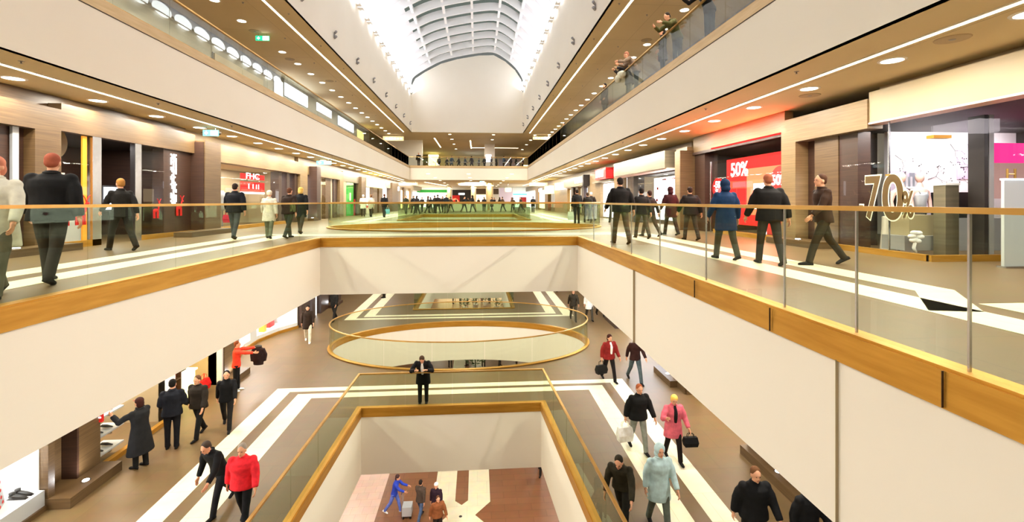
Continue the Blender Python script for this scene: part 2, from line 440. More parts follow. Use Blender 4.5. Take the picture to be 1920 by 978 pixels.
# white lining on the lower flanks between the ribs, lit by the coves
mb = MB(); arch(mb, -7.9, 53.14, .62, .66, 0, 14); mb.build('lining', M['lining'], sky)
mb = MB(); arch(mb, -7.9, 53.14, .62, .66, 33, None); mb.build('lining', M['lining'], sky)
# coves: trough with a glowing lump added for the bright rib foot, one per bay
for k in range(26):
    y = 52.2-2.3*k
    for x, zz in ((-7.24, 13.24), (5.06, 13.72)):
        c = thing('cove_lamp', 'bright white lamp trough along the %s foot of the skylight vault' % ('left' if x < 0 else 'right'), 'lamp', (x, y-2.14, zz), 0, 'cove lamps along the %s foot of the vault' % ('left' if x < 0 else 'right'))
        MB().box(x-.15, x+.15, y-2.14, y, zz-.12, zz-.06).build('trough', M['white'], c)
        t = MB(); t.ell((x+(.02 if x<0 else -.02), y-1.07, zz+.2), (.15, 1.0, .45), 16, 10); t.build('rib_foot_glow', M['cove'], c, True)  # glowing lump shaped as the bright rib foot, also for the glass reflections
def area(name, loc, rot, sx, sy, power, col, spread=PI):
    l = bpy.data.lights.new(name, 'AREA'); l.shape = 'RECTANGLE'; l.size = sx; l.size_y = sy
    l.energy = power*LAMP; l.color = col; l.spread = spread
    o = bpy.data.objects.new(name, l); COL.objects.link(o); o.location = loc; o.rotation_euler = rot
    return o
for x, zz, ry in ((-7.1, 13.35, R(160)), (4.92, 13.85, R(-160))):
    area('cove_light', (x, 22.5, zz), (0, ry, 0), .25, 61, 950, (.98,.98,1))

# ------------------------------------------------------------------ balustrades
def balustrade(name, label, loop, z, edges, seams, inset=.07, closed=False, joint=False, group=None, gm='glass'):
    """glass parapet standing along the void edge; edges = indices of loop sides; seams[k] = fractions on each side"""
    t = thing(name, label, 'balustrade', (*loop[edges[0]], z), 0, group)
    pts = offset(loop, inset); nl = len(loop)
    rail = MB(); base = MB()
    ringwall(offset(loop, inset), -.03, .03, z+1.06, z+1.10, rail, True, edges)
    ringwall(loop, .0, .16, z+.03, z+.05, base, True, edges)
    rail.build('handrail', M['rail'], t); base.build('base_channel', M['brass'], t)
    for e, fr in zip(edges, seams):
        a = Vector(pts[e]); b = Vector(pts[(e+1) % nl]); d = (b-a); L = d.length; d.normalize(); nrm = Vector((d.y, -d.x))
        ff = [0]+list(fr)+[1]
        for f0, f1 in zip(ff, ff[1:]):
            p = a+d*(L*f0+.006); q = a+d*(L*f1-.006); m = MB()
            m.prism([tuple(p-nrm*.007), tuple(q-nrm*.007), tuple(q+nrm*.007), tuple(p+nrm*.007)], z+.02, z+1.065)
            m.build('glass_panel', M[gm], t)
            if joint and 0 < f1 < 1:
                c = a+d*L*f1; MB().prism([tuple(c-d*.007-nrm*.009), tuple(c+d*.007-nrm*.009), tuple(c+d*.007+nrm*.009), tuple(c-d*.007+nrm*.009)], z+.03, z+1.06).build('joint', M['steel'], t)
    return t
def even(n): return [i/n for i in range(1, n)]
def oval_balustrade(name, label, loop, z, npan, inset=.07):
    t = thing(name, label, 'balustrade', (loop[0][0], loop[0][1], z))
    pts = offset(loop, inset); n = len(loop); per = n//npan
    r = MB(); ringwall(pts, -.025, .025, z+1.06, z+1.10, r); r.build('handrail', M['rail'], t)
    r = MB(); ringwall(loop, 0, .16, z+.03, z+.05, r); r.build('base_channel', M['brass'], t)
    for k in range(npan):
        m = MB(); seg = pts[k*per:(k+1)*per+1] if (k+1)*per < n else pts[k*per:]+[pts[0]]
        seg = [Vector(p) for p in seg]
        seg[0] = seg[0].lerp(seg[1], .02); seg[-1] = seg[-1].lerp(seg[-2], .02)
        vs = []
        for i, p in enumerate(seg):
            tt = (seg[min(i+1,len(seg)-1)]-seg[max(0,i-1)]).normalized(); nn = Vector((tt.y,-tt.x))*.006
            vs += [(*(p-nn),z+.02),(*(p+nn),z+.02),(*(p+nn),z+1.065),(*(p-nn),z+1.065)]
        fs = [(0,1,2,3)]; kk = len(seg)
        for i in range(kk-1): fs += [(4*i+q, 4*i+4+q, 4*i+4+(q+1)%4, 4*i+(q+1)%4) for q in range(4)]
        fs.append((4*kk-4,4*kk-1,4*kk-2,4*kk-1-2+0)) if False else fs.append((4*kk-1,4*kk-2,4*kk-3,4*kk-4))
        m.add(vs, fs); m.build('glass_panel', M['glass'], t)
    return t
# loop sides: 0 near, 1 right, 2 far, 3 left
fy = lambda y, a, b: (y-a)/(b-a)
MR = sorted(fy(y, -.35, 14.17) for y in (1.85, 2.78, 3.66, 4.56, 6.19, 7.81, 9.3, 10.72, 12.4))
MLs = sorted(fy(y, 14.17, -.35) for y in (1.4, 3.0, 4.65, 6.3, 7.94, 9.61, 11.28, 12.8))
balustrade('glass_balustrade', 'glass balustrade with brass rail along the right side of the nearest main level opening', VM1, 0, [1], [MR], joint=True)
balustrade('glass_balustrade', 'glass balustrade with brass rail along the left side of the nearest main level opening', VM1, 0, [3], [MLs], joint=False)
balustrade('glass_balustrade', 'glass balustrade with brass rail across the far end of the nearest main level opening', VM1, 0, [2], [[.215,.43,.62,.81]])
oval_balustrade('oval_balustrade', 'oval glass balustrade on the main level just beyond the large opening', OVM, 0, 18)
balustrade('glass_balustrade', 'far glass balustrade on the main level round the second rectangular opening', VM2, 0, [0,1,2,3], [even(4), even(7), even(4), even(7)])
balustrade('glass_balustrade', 'low glass balustrade with brass rail round the rectangular opening below the leaning man', VL1, FLOOR_L, [1,2,3], [even(9), [.245,.5,.755], [.25,.36,.47,.58,.69,.8,.9]])
oval_balustrade('oval_balustrade', 'large oval glass balustrade with brass rail on the lower level', OVL, FLOOR_L, 18)
balustrade('glass_balustrade', 'far glass balustrade on the lower level beyond the oval opening', VL2, FLOOR_L, [0,1,2,3], [even(3), even(7), even(3), even(7)])
M['glassT'] = glassmat('upper_balustrade_glass', (.86, .885, .86, 1), 2.6)
nT = 34
balustrade('glass_balustrade', 'glass balustrade along the right edge of the upper level', VT, FLOOR_T, [1], [even(nT)], gm='glassT')
balustrade('glass_balustrade', 'glass balustrade along the left edge of the upper level', VT, FLOOR_T, [3], [even(nT)], gm='glassT')
balustrade('glass_balustrade', 'glass balustrade across the far end of the upper level', VT, FLOOR_T, [2], [even(8)], gm='glassT')

# ------------------------------------------------------------------ ceiling fittings
def make_downlight(z, label, group, r=.17):
    t = thing('downlight', label, 'downlight', (0,0,0), 0, group)
    m = MB(); k = 24
    vs = [(rr*math.cos(2*PI*i/k), rr*math.sin(2*PI*i/k), zz) for rr, zz in ((r+.05,0),(r+.04,-.012),(r,-.012),(r,.0)) for i in range(k)]
    m.add(vs, [(j*k+i, j*k+(i+1)%k, (j+1)*k+(i+1)%k, (j+1)*k+i) for j in range(3) for i in range(k)])
    m.build('trim_ring', M['white'], t)
    MB().cyl(0, 0, -.008, 0, r, n=k).build('lens', M['lens'], t)
    return t
def row(xs_ys, z, label, group, power, r=.17, every=1, spread=PI):
    base = None
    for i, (x, y) in enumerate(xs_ys):
        if base is None:
            base = make_downlight(z, label, group, r); base.location = (x, y, z); base.matrix_basis = Matrix.Translation((x,y,z)); o = base
            for c in base.children: c.matrix_parent_inverse = Matrix.Identity(4)
        else: o = dup(base, (x, y, z))
        if i % every == 0:
            l = area('downlight_lamp', (x, y+ (every-1)*1.05, z-.02), (0,0,0), .3, .3, power*every, (1,.955,.84), spread); l.data.shape = 'DISK'
PW = 29
rowR = [(7.42, 5.7+2.09*k) for k in range(-5, 34)]
rowL = [(-9.5, 10.26+2.13*k) for k in range(-4, 34)]
row([p for p in rowR if p[1] < 76], SOFFIT_M, 'round downlight in the row over the right main level walkway', 'downlights over the right main walkway', PW)
row([p for p in rowL if p[1] < 76], SOFFIT_M, 'round downlight in the row over the left main level walkway', 'downlights over the left main walkway', PW)
row([(-10.2, 18.86+2.1*k) for k in range(-4, 18)], SOFFIT_T, 'round downlight in the row above the left upper walkway', 'downlights over the left upper walkway', PW)
row([(8.45, 18.4+2.1*k) for k in range(-4, 18)], SOFFIT_T, 'round downlight in the row above the right upper walkway', 'downlights over the right upper walkway', PW)
row([(x, y) for y in (54.6, 59, 64, 70) for x in (-3.2, 1.9, 6.8)], SOFFIT_T, 'small round downlight above the far upper level end', 'downlights over the far upper end', PW*1.5)
row([(x, y) for y in (43, 50, 57, 64, 71, 78) for x in (-4.5, -.8, 3.2)], SOFFIT_M, 'small round downlight above the far end of the main level', 'downlights over the far main end', PW*1.4)
row([(-7.2, 5+3.0*k) for k in range(0, 12)], SOFFIT_L, 'round downlight over the left lower walkway', 'downlights over the left lower walkway', PW*1.5)
row([(5.6, 5+3.0*k) for k in range(0, 12)], SOFFIT_L, 'round downlight over the right lower walkway', 'downlights over the right lower walkway', PW*1.5)
row([(-.8, 16.3), (-.8, 26.4), (-3.5,16.1), (2.3, 16.1)], SOFFIT_L, 'round downlight over the lower bridge', 'downlights over the lower bridges', PW*1.6)
row([(x, y) for y in (8, 17, 26, 34) for x in (-7, 5.5)] + [(x, 16.2) for x in (-3, 1.5)] + [(x, y) for y in (58, 64) for x in (-5, 0, 5)], -7.3, 'round downlight over the ground level', 'downlights over the ground level', PW*4.5)

# continuous linear lamps in the ceilings
def linear_lamp(label, x, y0, y1, z, w=.10, p=25):
    t = thing('linear_lamp', label, 'linear lamp', (x, y0, z))
    MB().box(x-w/2, x+w/2, y0, y1, z-.012, z-.001).build('diffuser', M['striplight'], t)
    m = MB(); m.box(x-w/2-.03, x-w/2, y0, y1, z-.016, z-.001); m.box(x+w/2, x+w/2+.03, y0, y1, z-.016, z-.001); m.build('profile', M['white'], t)
    area('linear_lamp_light', (x, (y0+y1)/2, z-.03), (0,0,0), w, y1-y0, p*(y1-y0), (1,.93,.80))
linear_lamp('long warm light line in the ceiling over the left main walkway', -8.72, -4, 56, SOFFIT_M)
linear_lamp('long warm light line in the ceiling over the right main walkway', 6.85, -4, 58, SOFFIT_M)
linear_lamp('long warm light line in the left upper ceiling beside the skylight', -8.3, -4, 53.1, SOFFIT_T)
linear_lamp('long warm light line in the right upper ceiling beside the skylight', 6.0, -4, 53.1, SOFFIT_T)
for x, y0, y1, lb in ((-5.3, 58, 68, 'short light line over the far upper end, left of the round column'), (-.9, 60, 69, 'short light line over the far upper end, beside the column')):
    linear_lamp(lb, x, y0, y1, SOFFIT_T, .14)
t = thing('linear_lamp', 'crosswise light line over the far upper end', 'linear lamp', (0, 68, SOFFIT_T))
MB().box(-.9, 6, 68, 68.2, SOFFIT_T-.02, SOFFIT_T-.001).build('diffuser', M['striplight'], t)
t = thing('linear_lamp', 'slanted light line over the far main level, left side', 'linear lamp', (-6, 60, SOFFIT_M))
MB().prism([(-7.0,62),(-5.2,76),(-5.0,76),(-6.8,62)], SOFFIT_M-.02, SOFFIT_M-.001).build('diffuser', M['striplight'], t)
# the wiggly light over the far concourse
t = thing('ring_lamp', 'curly ring shaped ceiling lamp over the far main level', 'lamp', (-.3, 66, SOFFIT_M))
m = MB(); m.tube([(-.3+2.2*math.cos(a)*(1+.15*math.sin(3*a)), 66+4*math.sin(a), SOFFIT_M-.1) for a in [2*PI*i/40 for i in range(41)]], .09, 8); m.build('tube', M['striplight'], t)

# round ceiling speakers, sprinklers, exit signs, camera domes
def disc(name, label, x, y, z, r, m, group, cat, drop=.015):
    t = thing(name, label, cat, (x,y,z), 0, group)
    MB().cyl(x, y, z-drop, z, r, r*1.04, n=24).build('grille', m, t)
    MB().cyl(x, y, z-drop-.006, z-drop, r*.2, n=12).build('badge', M['grey'], t)
    return t
M['grille'] = mat('speaker_grille', srgb(176, 158, 126), .7)
for x, y, lb in ((7.36,6.68,'round speaker grille in the right main ceiling, nearest of them'), (7.9,10.5,'round speaker grille in the right main ceiling beside the second downlight'),
                 (-9.9,13.4,'round speaker grille in the left main ceiling above the walnut header'), (-9.9,17.9,'round speaker grille in the left main ceiling near the exit sign')):
    disc('ceiling_speaker', lb, x, y, SOFFIT_M, .22, M['grille'], 'ceiling speakers', 'speaker')
for x, y, lb in ((-10.21,22.2,'round speaker grille in the left upper ceiling beside the green exit sign'), (-10.3,26.4,'round speaker grille in the left upper ceiling after the second downlight'),
                 (-9.6,31.0,'round speaker grille in the left upper ceiling, farther along'), (8.2,22.0,'round speaker grille in the right upper ceiling behind the leaning visitors')):
    disc('ceiling_speaker', lb, x, y, SOFFIT_T, .25, M['grille'], 'ceiling speakers', 'speaker')
def sprinkler(x, y, z, side):
    t = thing('sprinkler', 'small sprinkler head in the %s ceiling' % side, 'sprinkler', (x,y,z), 0, 'sprinklers in the %s ceiling' % side)
    MB().lathe(x, y, [(z-.05,.012),(z-.045,.03),(z-.04,.012),(z-.01,.012),(z-.008,.04),(z,.045)], 10).build('head', M['grey'], t)
for k in range(7):
    sprinkler(6.2, 5+3.6*k, SOFFIT_M, 'right main'); sprinkler(-8.2, 9+3.6*k, SOFFIT_M, 'left main')
    sprinkler(-7.85, 20+4*k, SOFFIT_T, 'left upper'); sprinkler(-9.2, 19+4*k, SOFFIT_T, 'left upper')
    sprinkler(5.6, 18+4*k, SOFFIT_T, 'right upper'); sprinkler(7.1, 19+4*k, SOFFIT_T, 'right upper')
# ceiling board joints
jb = MB()
for x in (-9.0,): jb.box(x-.006, x+.006, -5, 53, SOFFIT_T-.002, SOFFIT_T)
jb.box(7.3, 7.312, -5, 53, SOFFIT_T-.002, SOFFIT_T)
for y in range(14, 52, 4): jb.box(-12.1, -8.4, y, y+.012, SOFFIT_T-.002, SOFFIT_T); jb.box(6.1, 10.4, y, y+.012, SOFFIT_T-.002, SOFFIT_T)
jb.box(7.05, 7.06, 2, 56, SOFFIT_M-.002, SOFFIT_M)
struct('trim_3', jb, M['grille'])
def wall_spot(x, y, z, s):
    side = 'left' if s > 0 else 'right'
    t = thing('wall_spotlight', 'small twin spotlight fixed to the %s wall of the atrium well' % side, 'spotlight', (x,y,z), 0, 'spotlights on the %s well wall' % side)
    MB().box(x, x+s*.05, y-.05, y+.05, z-.1, z+.1).build('bracket', M['grey'], t)
    for dz in (-.12, .13):
        m = MB(); m.tube([(x+s*.04, y-.02, z+dz), (x+s*.16, y-.16, z+dz+.05)], [.05, .065], 10); m.build('head', M['grey'], t)
for k in range(8): wall_spot(-7.39, 20.1+4.5*k, 9.67, 1); wall_spot(5.2, 20.1+4.5*k, 9.67, -1)
def exit_sign(label, x, y, z, m, w=.62, h=.2):
    t = thing('exit_sign', label, 'exit sign', (x,y,z))
    MB().box(x-w/2, x+w/2, y, y+.04, z-h/2, z+h/2).build('panel', m, t)
    MB().box(x+w*.02, x+w/2-.02, y-.004, y, z-h/2+.02, z+h/2-.02).build('arrow_field', M['whitelight'], t)
    a = MB(); a.box(x-w*.30, x-w*.26, y-.004, y, z-h*.3, z+h*.3); a.box(x-w*.38, x-w*.18, y-.005, y, z-.02, z+.02); a.build('cross', M['whitelight'], t)
    r = MB(); r.tube([(x-w*.3,y+.02,z+h/2),(x-w*.3,y+.02,z+h/2+.12)], .008, 6); r.tube([(x+w*.3,y+.02,z+h/2),(x+w*.3,y+.02,z+h/2+.12)], .008, 6); r.build('hanger', M['steel'], t)
exit_sign('green exit sign with white cross hanging from the left upper ceiling', -10.0, 22.45, 8.74, M['exitgreen'], .62, .22)
exit_sign('pale cyan exit sign under the left main ceiling near the dark camera dome', -9.05, 16.5, 3.46, M['exitcyan'], .5, .2)
exit_sign('pale cyan exit sign farther along the left main ceiling', -9.15, 28.5, 3.44, M['exitcyan'], .85, .22)
exit_sign('small exit sign hanging in the middle of the far main ceiling', .57, 55.6, 3.44, M['exitcyan'], .55, .2)
t = thing('camera_dome', 'small dark camera dome in the left main ceiling beside the exit sign', 'camera', (-9.37,17.6,SOFFIT_M))
MB().lathe(-9.37, 17.6, [(SOFFIT_M-.13,.02),(SOFFIT_M-.11,.06),(SOFFIT_M-.06,.075)], 16).build('dome', M['black'], t)
MB().cyl(-9.37, 17.6, SOFFIT_M-.06, SOFFIT_M, .085, n=16).build('base', M['white'], t)
def hang_sign(label, x, y, z, w, h):
    t = thing('hanging_sign', label, 'sign', (x,y,z))
    MB().box(x-w/2, x+w/2, y, y+.08, z-h/2, z+h/2).build('board', mats_sign, t)
    m = MB(); rr = random.Random(int(x*10)+3); u = x-w/2+.3
    while u < x+w/2-.3:
        ww = rr.uniform(.1,.45); m.box(u, min(u+ww, x+w/2-.2), y-.006, y, z-.07, z+.07); u += ww+.16
    m.build('lettering', M['whitelight'], t)
    r = MB()
    for q in (-.4,.4): r.box(x+q*w-.01, x+q*w+.01, y+.03, y+.05, z+h/2, z+h/2+.25)
    r.build('hanger', M['steel'], t)
mats_sign = mat('sign_board_cream', srgb(236, 214, 160), .5, emit=srgb(236, 214, 160), es=.5)
hang_sign('cream hanging direction sign at the far left of the upper level', -9.9, 55.7, 8.55, 2.4, .5)
hang_sign('cream hanging direction sign at the far right of the upper level', 7.6, 54.5, 8.6, 2.1, .35)
hang_sign('cream hanging direction sign at the far left of the main level', -8.2, 56, 3.2, 2.2, .35)
hang_sign('cream hanging direction sign at the far right of the main level', 7.4, 56, 3.2, 2.2, .4)

# ------------------------------------------------------------------ people
def remesh(mb, name, voxel, smooth=2, factor=.5):
    me = mb.mesh('tmp', [], True) if False else None
    me = bpy.data.meshes.new('tmp'); me.from_pydata(mb.v, [], mb.f); me.update()
    o = bpy.data.objects.new('tmp', me); COL.objects.link(o)
    r = o.modifiers.new('r', 'REMESH'); r.mode = 'VOXEL'; r.voxel_size = voxel; r.use_smooth_shade = True
    if smooth: q = o.modifiers.new('s', 'SMOOTH'); q.iterations = smooth; q.factor = factor
    dg = bpy.context.evaluated_depsgraph_get(); dg.update()
    out = bpy.data.meshes.new_from_object(o.evaluated_get(dg)); out.name = name
    bpy.data.objects.remove(o); bpy.data.meshes.remove(me)
    out.polygons.foreach_set('use_smooth', [True]*len(out.polygons))
    return out
def addmesh(base, mb, mi):
    """append an MB to an existing mesh with another material slot"""
    bm = bmesh.new(); bm.from_mesh(base); vs = [bm.verts.new(v) for v in mb.v]
    for f in mb.f:
        try: nf = bm.faces.new([vs[i] for i in f]); nf.material_index = mi; nf.smooth = True
        except ValueError: pass
    bm.to_mesh(base); bm.free()

def rot_yz(v, a):       # pitch forward by a (about x axis): +a leans towards +y
    return Vector((v.x, v.y*math.cos(a)+v.z*math.sin(a), -v.y*math.sin(a)+v.z*math.cos(a)))
def hand(mb, wrist, d, palm, thumb_side, curl=.5, s=1.0):
    """palm, four fingers of unequal length and a thumb; d = pointing dir, palm = palm normal"""
    d = Vector(d).normalized(); pn = Vector(palm); pn = (pn-d*pn.dot(d)).normalized(); side = d.cross(pn)*thumb_side
    w = Vector(wrist)
    rt = Matrix((side, d, pn)).transposed()
    mb.ell(w+d*.045*s, (.038*s, .05*s, .017*s), 12, 8, rt)
    mb.tube([w-d*.03, w+d*.03], [.027*s, .028*s], 10, .7)
    for k, ln in enumerate((.070, .078, .073, .058)):
        b = w+d*.085*s+side*(.027-.018*k)*s
        p1 = b+(d*math.cos(curl*.5)+pn*math.sin(curl*.5))*ln*.42*s
        p2 = p1+(d*math.cos(curl*1.3)+pn*math.sin(curl*1.3))*ln*.33*s
        p3 = p2+(d*math.cos(curl*2.0)+pn*math.sin(curl*2.0))*ln*.25*s
        mb.tube([b-d*.02*s, b, p1, p2, p3], [.0092*s, .0092*s, .0086*s, .0078*s, .0055*s], 8)
    b = w+d*.025*s+side*.028*s
    p1 = b+(side*.75+d*.6+pn*.25).normalized()*.035*s; p2 = p1+(side*.3+d*.9+pn*.4).normalized()*.028*s
    mb.tube([b-side*.015*s, b, p1, p2], [.012*s, .0115*s, .010*s, .007*s], 8)

ARCH = {}
def archetype(key, lean=.03, head=(0,0), arms=((.1,.12,.2),(.1,.12,.2)), legs=((.0,.0),(.0,.0)), coat='jacket', hair='short', hat=None, bulk=1.0, elbow_in=0, skirt=False, curl=.5, shoes='shoe', shirt=False):
    """all figures are 1.74 m tall, facing +y, feet on z=0. arms: (forward swing, outward, elbow bend) left,right; legs: (forward swing, knee bend)"""
    if key in ARCH: return ARCH[key]
    hipz = .93; hips = Vector((0,0,hipz)); P = {}
    # legs
    legp = []; feet = []
    for s, (sw, kb) in zip((-1,1), legs):
        h = Vector((s*.095, 0, hipz-.02)); kd = Vector((s*.01, math.sin(sw), -math.cos(sw))).normalized(); k = h+kd*.43
        a2 = sw-kb; ad = Vector((0, math.sin(a2), -math.cos(a2))); an = k+ad*.41
        pt = max(0., -a2-.12)*.8; fv = Vector((0, math.cos(pt), -math.sin(pt))); fu = Vector((0, math.sin(pt), math.cos(pt)))
        legp.append((h, k, an)); feet.append((fv, fu))
    drop = min(min(p[2].z-.075*f[1].z, (p[2]+f[0]*.17-f[1]*.07).z) for p, f in zip(legp, feet))
    legp = [tuple(v-Vector((0,0,drop)) for v in p) for p in legp]; hips.z -= drop
    T = lambda x, y, z: hips + rot_yz(Vector((x, y, z)), lean)          # torso space above the hips
    pit, yaw = head
    neck = T(0, -.005, .53); hc = neck + rot_yz(Vector((0,.02,.135)), lean+pit*.6)
    hrot = Matrix.Rotation(yaw, 3, 'Z') @ Matrix.Rotation(-(lean*.3+pit), 3, 'X')
    Hd = lambda x, y, z: hc + hrot @ Vector((x, y, z))
    armp = []
    for s, (sw, out, eb) in zip((-1,1), arms):
        sh = T(s*.185*bulk**.5, 0, .465)
        ud = Vector((s*math.sin(out), math.sin(sw)*math.cos(out), -math.cos(sw)*math.cos(out))).normalized()
        el = sh+ud*.29
        f = sw+eb
        fd = Vector((s*math.sin(out)*(1-min(1,eb))-s*elbow_in*.8, math.sin(f), -math.cos(f))).normalized()
        wr = el+fd*.25
        armp.append((sh, el, wr, fd))
    # ---- body (skin): one continuous surface
    b = MB()
    b.loft([(T(0,0,-.02),.15,.10),(T(0,0,.08),.135,.095),(T(0,0,.2),.13,.09),(T(0,0,.33),.155,.10),(T(0,0,.44),.165,.09),(T(0,0,.5),.09,.06)])
    b.caps(T(0,0,.47), .058, hc+Vector((0,-.01,-.05)), .052)
    b.ell(Hd(0,-.008,.02), (.076,.096,.105), 18, 12, hrot)                     # skull
    b.ell(Hd(0,.028,-.045), (.056,.062,.066), 14, 10, hrot)                    # jaw
    b.ell(Hd(0,.076,-.090), (.022,.018,.016), 10, 8, hrot)                     # chin
    b.tube([Hd(0,.085,.02), Hd(0,.108,-.022), Hd(0,.092,-.034)], [.009,.014,.010], 8)   # nose
    b.ell(Hd(0,.083,.034), (.050,.012,.010), 10, 8, hrot)                      # brow
    for s in (-1,1): b.ell(Hd(s*.078,-.005,-.012), (.010,.020,.032), 10, 8, hrot)   # ears
    for (h,k,a), s in zip(legp, (-1,1)):
        b.tube([h+Vector((0,0,.04)), h, h.lerp(k,.5), k, k.lerp(a,.35), a], [.08,.085,.07,.055,.056,.036], 12); b.ell(k,(.053,.053,.053),10,8)
        fv, fu = feet[0 if s < 0 else 1]
        b.tube([a-fv*.045-fu*.03, a+fv*.03-fu*.035, a+fv*.13-fu*.052], [.035,.036,.026], 10, .8)
    for (sh, el, wr, fd), s in zip(armp, (-1,1)):
        b.ell(sh+Vector((-s*.025,0,-.02)),(.042,.042,.042),12,8); b.tube([T(0,0,.40).lerp(sh,.5), sh+Vector((-s*.02,0,-.03)), sh.lerp(el,.5), el, el.lerp(wr,.4), wr], [.04,.044,.042,.037,.036,.026], 12)
    me = remesh(b, 'person_body', .013, 2)
    for m in ('skin','eye','lip'): me.materials.append(M[m])
    hb = MB()
    for (sh, el, wr, fd), s in zip(armp, (-1,1)):
        inward = Vector((-s,0,0)) if abs(fd.x) < .5 else Vector((0,-.3,-1))
        hand(hb, wr, fd, inward, 1 if s*fd.cross(inward).y*1 > 0 else -1, curl)
    addmesh(me, hb, 0)
    e = MB()
    for s in (-1,1): e.ell(Hd(s*.031,.084,.012), (.011,.006,.006), 8, 6, hrot)
    addmesh(me, e, 1)
    l = MB(); l.ell(Hd(0,.086,-.058), (.022,.008,.006), 8, 6, hrot); addmesh(me, l, 2)
    parts = [('body', me, 'skin')]
    # ---- trousers
    t = MB()
    if not skirt:
        t.loft([(hips+Vector((0,0,-.10)),.16,.105),(hips+Vector((0,0,0)),.165,.115),(T(0,0,.10),.15,.105)])
        for h,k,a in legp: t.tube([h+Vector((0,0,.02)), h, h.lerp(k,.5), k, k.lerp(a,.5), a+Vector((0,-.005,-.03))], [.09,.096,.086,.070,.064,.060], 14); t.ell(k,(.069,.069,.069),10,8)
        parts.append(('trousers', remesh(t, 'trousers', .017, 2), 'legs'))
    else:
        t.loft([(hips+Vector((0,.01,-.42)),.19,.16),(hips+Vector((0,0,-.15)),.18,.13),(hips,.165,.115),(T(0,0,.10),.15,.105)])
        parts.append(('skirt', remesh(t, 'skirt', .017, 2), 'legs'))
    # ---- coat
    c = MB(); B = bulk
    hem = {'jacket': -.10, 'short': -.02, 'mid': -.30, 'long': -.55}[coat]
    rings = []
    fl = {'jacket': 1.04, 'short': 1.0, 'mid': 1.12, 'long': 1.42}[coat]
    zs = [hem, hem*.5, 0] if hem < -.05 else [hem, 0]
    for zz in zs:
        q = (zz/hem) if hem else 0
        rings.append((hips+Vector((0,-.01*q,zz)), .185*B*(1+(fl-1)*q), .135*B*(1+(fl-1)*q)))
    rings += [(T(0,0,.10),.165*B,.122*B),(T(0,0,.22),.165*B,.12*B),(T(0,.0,.34),.19*B,.13*B),(T(0,-.004,.43),.19*B,.118*B),(T(0,-.006,.485),.135*B,.09),(T(0,-.004,.53),.078,.072),(T(0,-.002,.565),.07,.068)]
    c.loft(rings)
    for (sh, el, wr, fd), s in zip(armp, (-1,1)):
        c.ell(sh+Vector((-s*.015*B,0,-.012*B)),(.066*B,.066*B,.064*B),12,8)
        c.tube([T(0,0,.40).lerp(sh,.55), sh+Vector((-s*.02,0,-.03)), sh.lerp(el,.5), el, el.lerp(wr,.5), wr-fd*.015], [.045,.060*B,.064*B,.058*B,.053*B,.045*B], 14); c.ell(el,(.060*B,.060*B,.060*B),10,8)
    parts.append(('coat' if coat in ('mid','long') else 'jacket', remesh(c, 'coat', .017, 3), 'coat'))
    # ---- shoes
    for (h,k,a), (fv, fu) in zip(legp, feet):
        s_ = MB(); F = lambda y, z: a+fv*y+fu*z
        s_.tube([F(-.075,-.045), F(-.03,-.03), F(.06,-.042), F(.155,-.056), F(.185,-.058)], [.028,.043,.045,.040,.018], 12, .75)
        s_.tube([F(-.01,-.05), F(-.005,0), a+(k-a).normalized()*(.05 if shoes=='shoe' else .20)], [.045,.046,.046 if shoes=='shoe' else .058], 12)
        if shoes == 'heel': s_.tube([F(-.065,-.035), F(-.065,-.075)], [.02,.014], 8)
        else: s_.tube([F(-.08,-.066), F(.03,-.066), F(.15,-.066)], [.034,.036,.034], 10, .3)
        parts.append(('shoe', remesh(s_, 'shoe', .012, 1), 'shoe'))
    # ---- hair / hat
    hr = MB()
    if hair == 'short':
        hr.ell(Hd(0,-.022,.045), (.083,.092,.090), 18, 12, hrot); hr.ell(Hd(0,-.045,.0), (.078,.062,.075), 16, 10, hrot)
    elif hair == 'bald': hr.ell(Hd(0,-.045,-.01), (.079,.062,.055), 16, 10, hrot)
    elif hair == 'bob':
        hr.ell(Hd(0,-.02,.045), (.092,.10,.092), 18, 12, hrot); hr.ell(Hd(0,-.05,-.03), (.092,.066,.10), 16, 10, hrot)
    elif hair == 'long':
        hr.ell(Hd(0,-.02,.045), (.092,.10,.092), 18, 12, hrot); hr.ell(Hd(0,-.05,-.04), (.092,.066,.12), 16, 10, hrot)
        hr.tube([Hd(0,-.06,-.02), Hd(0,-.085,-.14), Hd(0,-.085,-.26)], [.085,.085,.05], 14, .6)
    elif hair == 'hood':
        hr.ell(Hd(0,-.025,.03), (.105,.105,.115), 18, 12, hrot); hr.ell(Hd(0,-.05,-.07), (.10,.09,.09), 16, 10, hrot)
    elif hair == 'cap':
        hr.ell(Hd(0,-.012,.06), (.092,.105,.080), 18, 12, hrot); hr.ell(Hd(0,-.045,.01), (.084,.066,.07), 16, 10, hrot)
    parts.append(('hood' if hair == 'hood' else 'knit_cap' if hair == 'cap' else 'hair', remesh(hr, 'hair', .013, 2), 'hair'))
    if shirt:
        sm = MB(); sm.tube([T(0,.118*B,.12), T(0,.122*B,.24), T(0,.118*B,.36), T(0,.10,.45), T(0,.072,.53)], [.035,.045,.05,.045,.03], 12)
        parts.append(('shirt', remesh(sm, 'shirt', .013, 1), 'shirt'))
    if coat != 'short':     # collar
        cl = MB(); cl.tube([T(.075*math.cos(a),.07*math.sin(a)-.004,.535+.012*math.sin(a)) for a in [2*PI*i/18 for i in range(19)]], .017, 8)
        parts.append(('collar', remesh(cl, 'collar', .012, 1), 'coat'))
    for nm, m_, sl in parts:
        if nm != 'body': m_.materials.append(M['black'])
    ARCH[key] = (parts, armp); return ARCH[key]

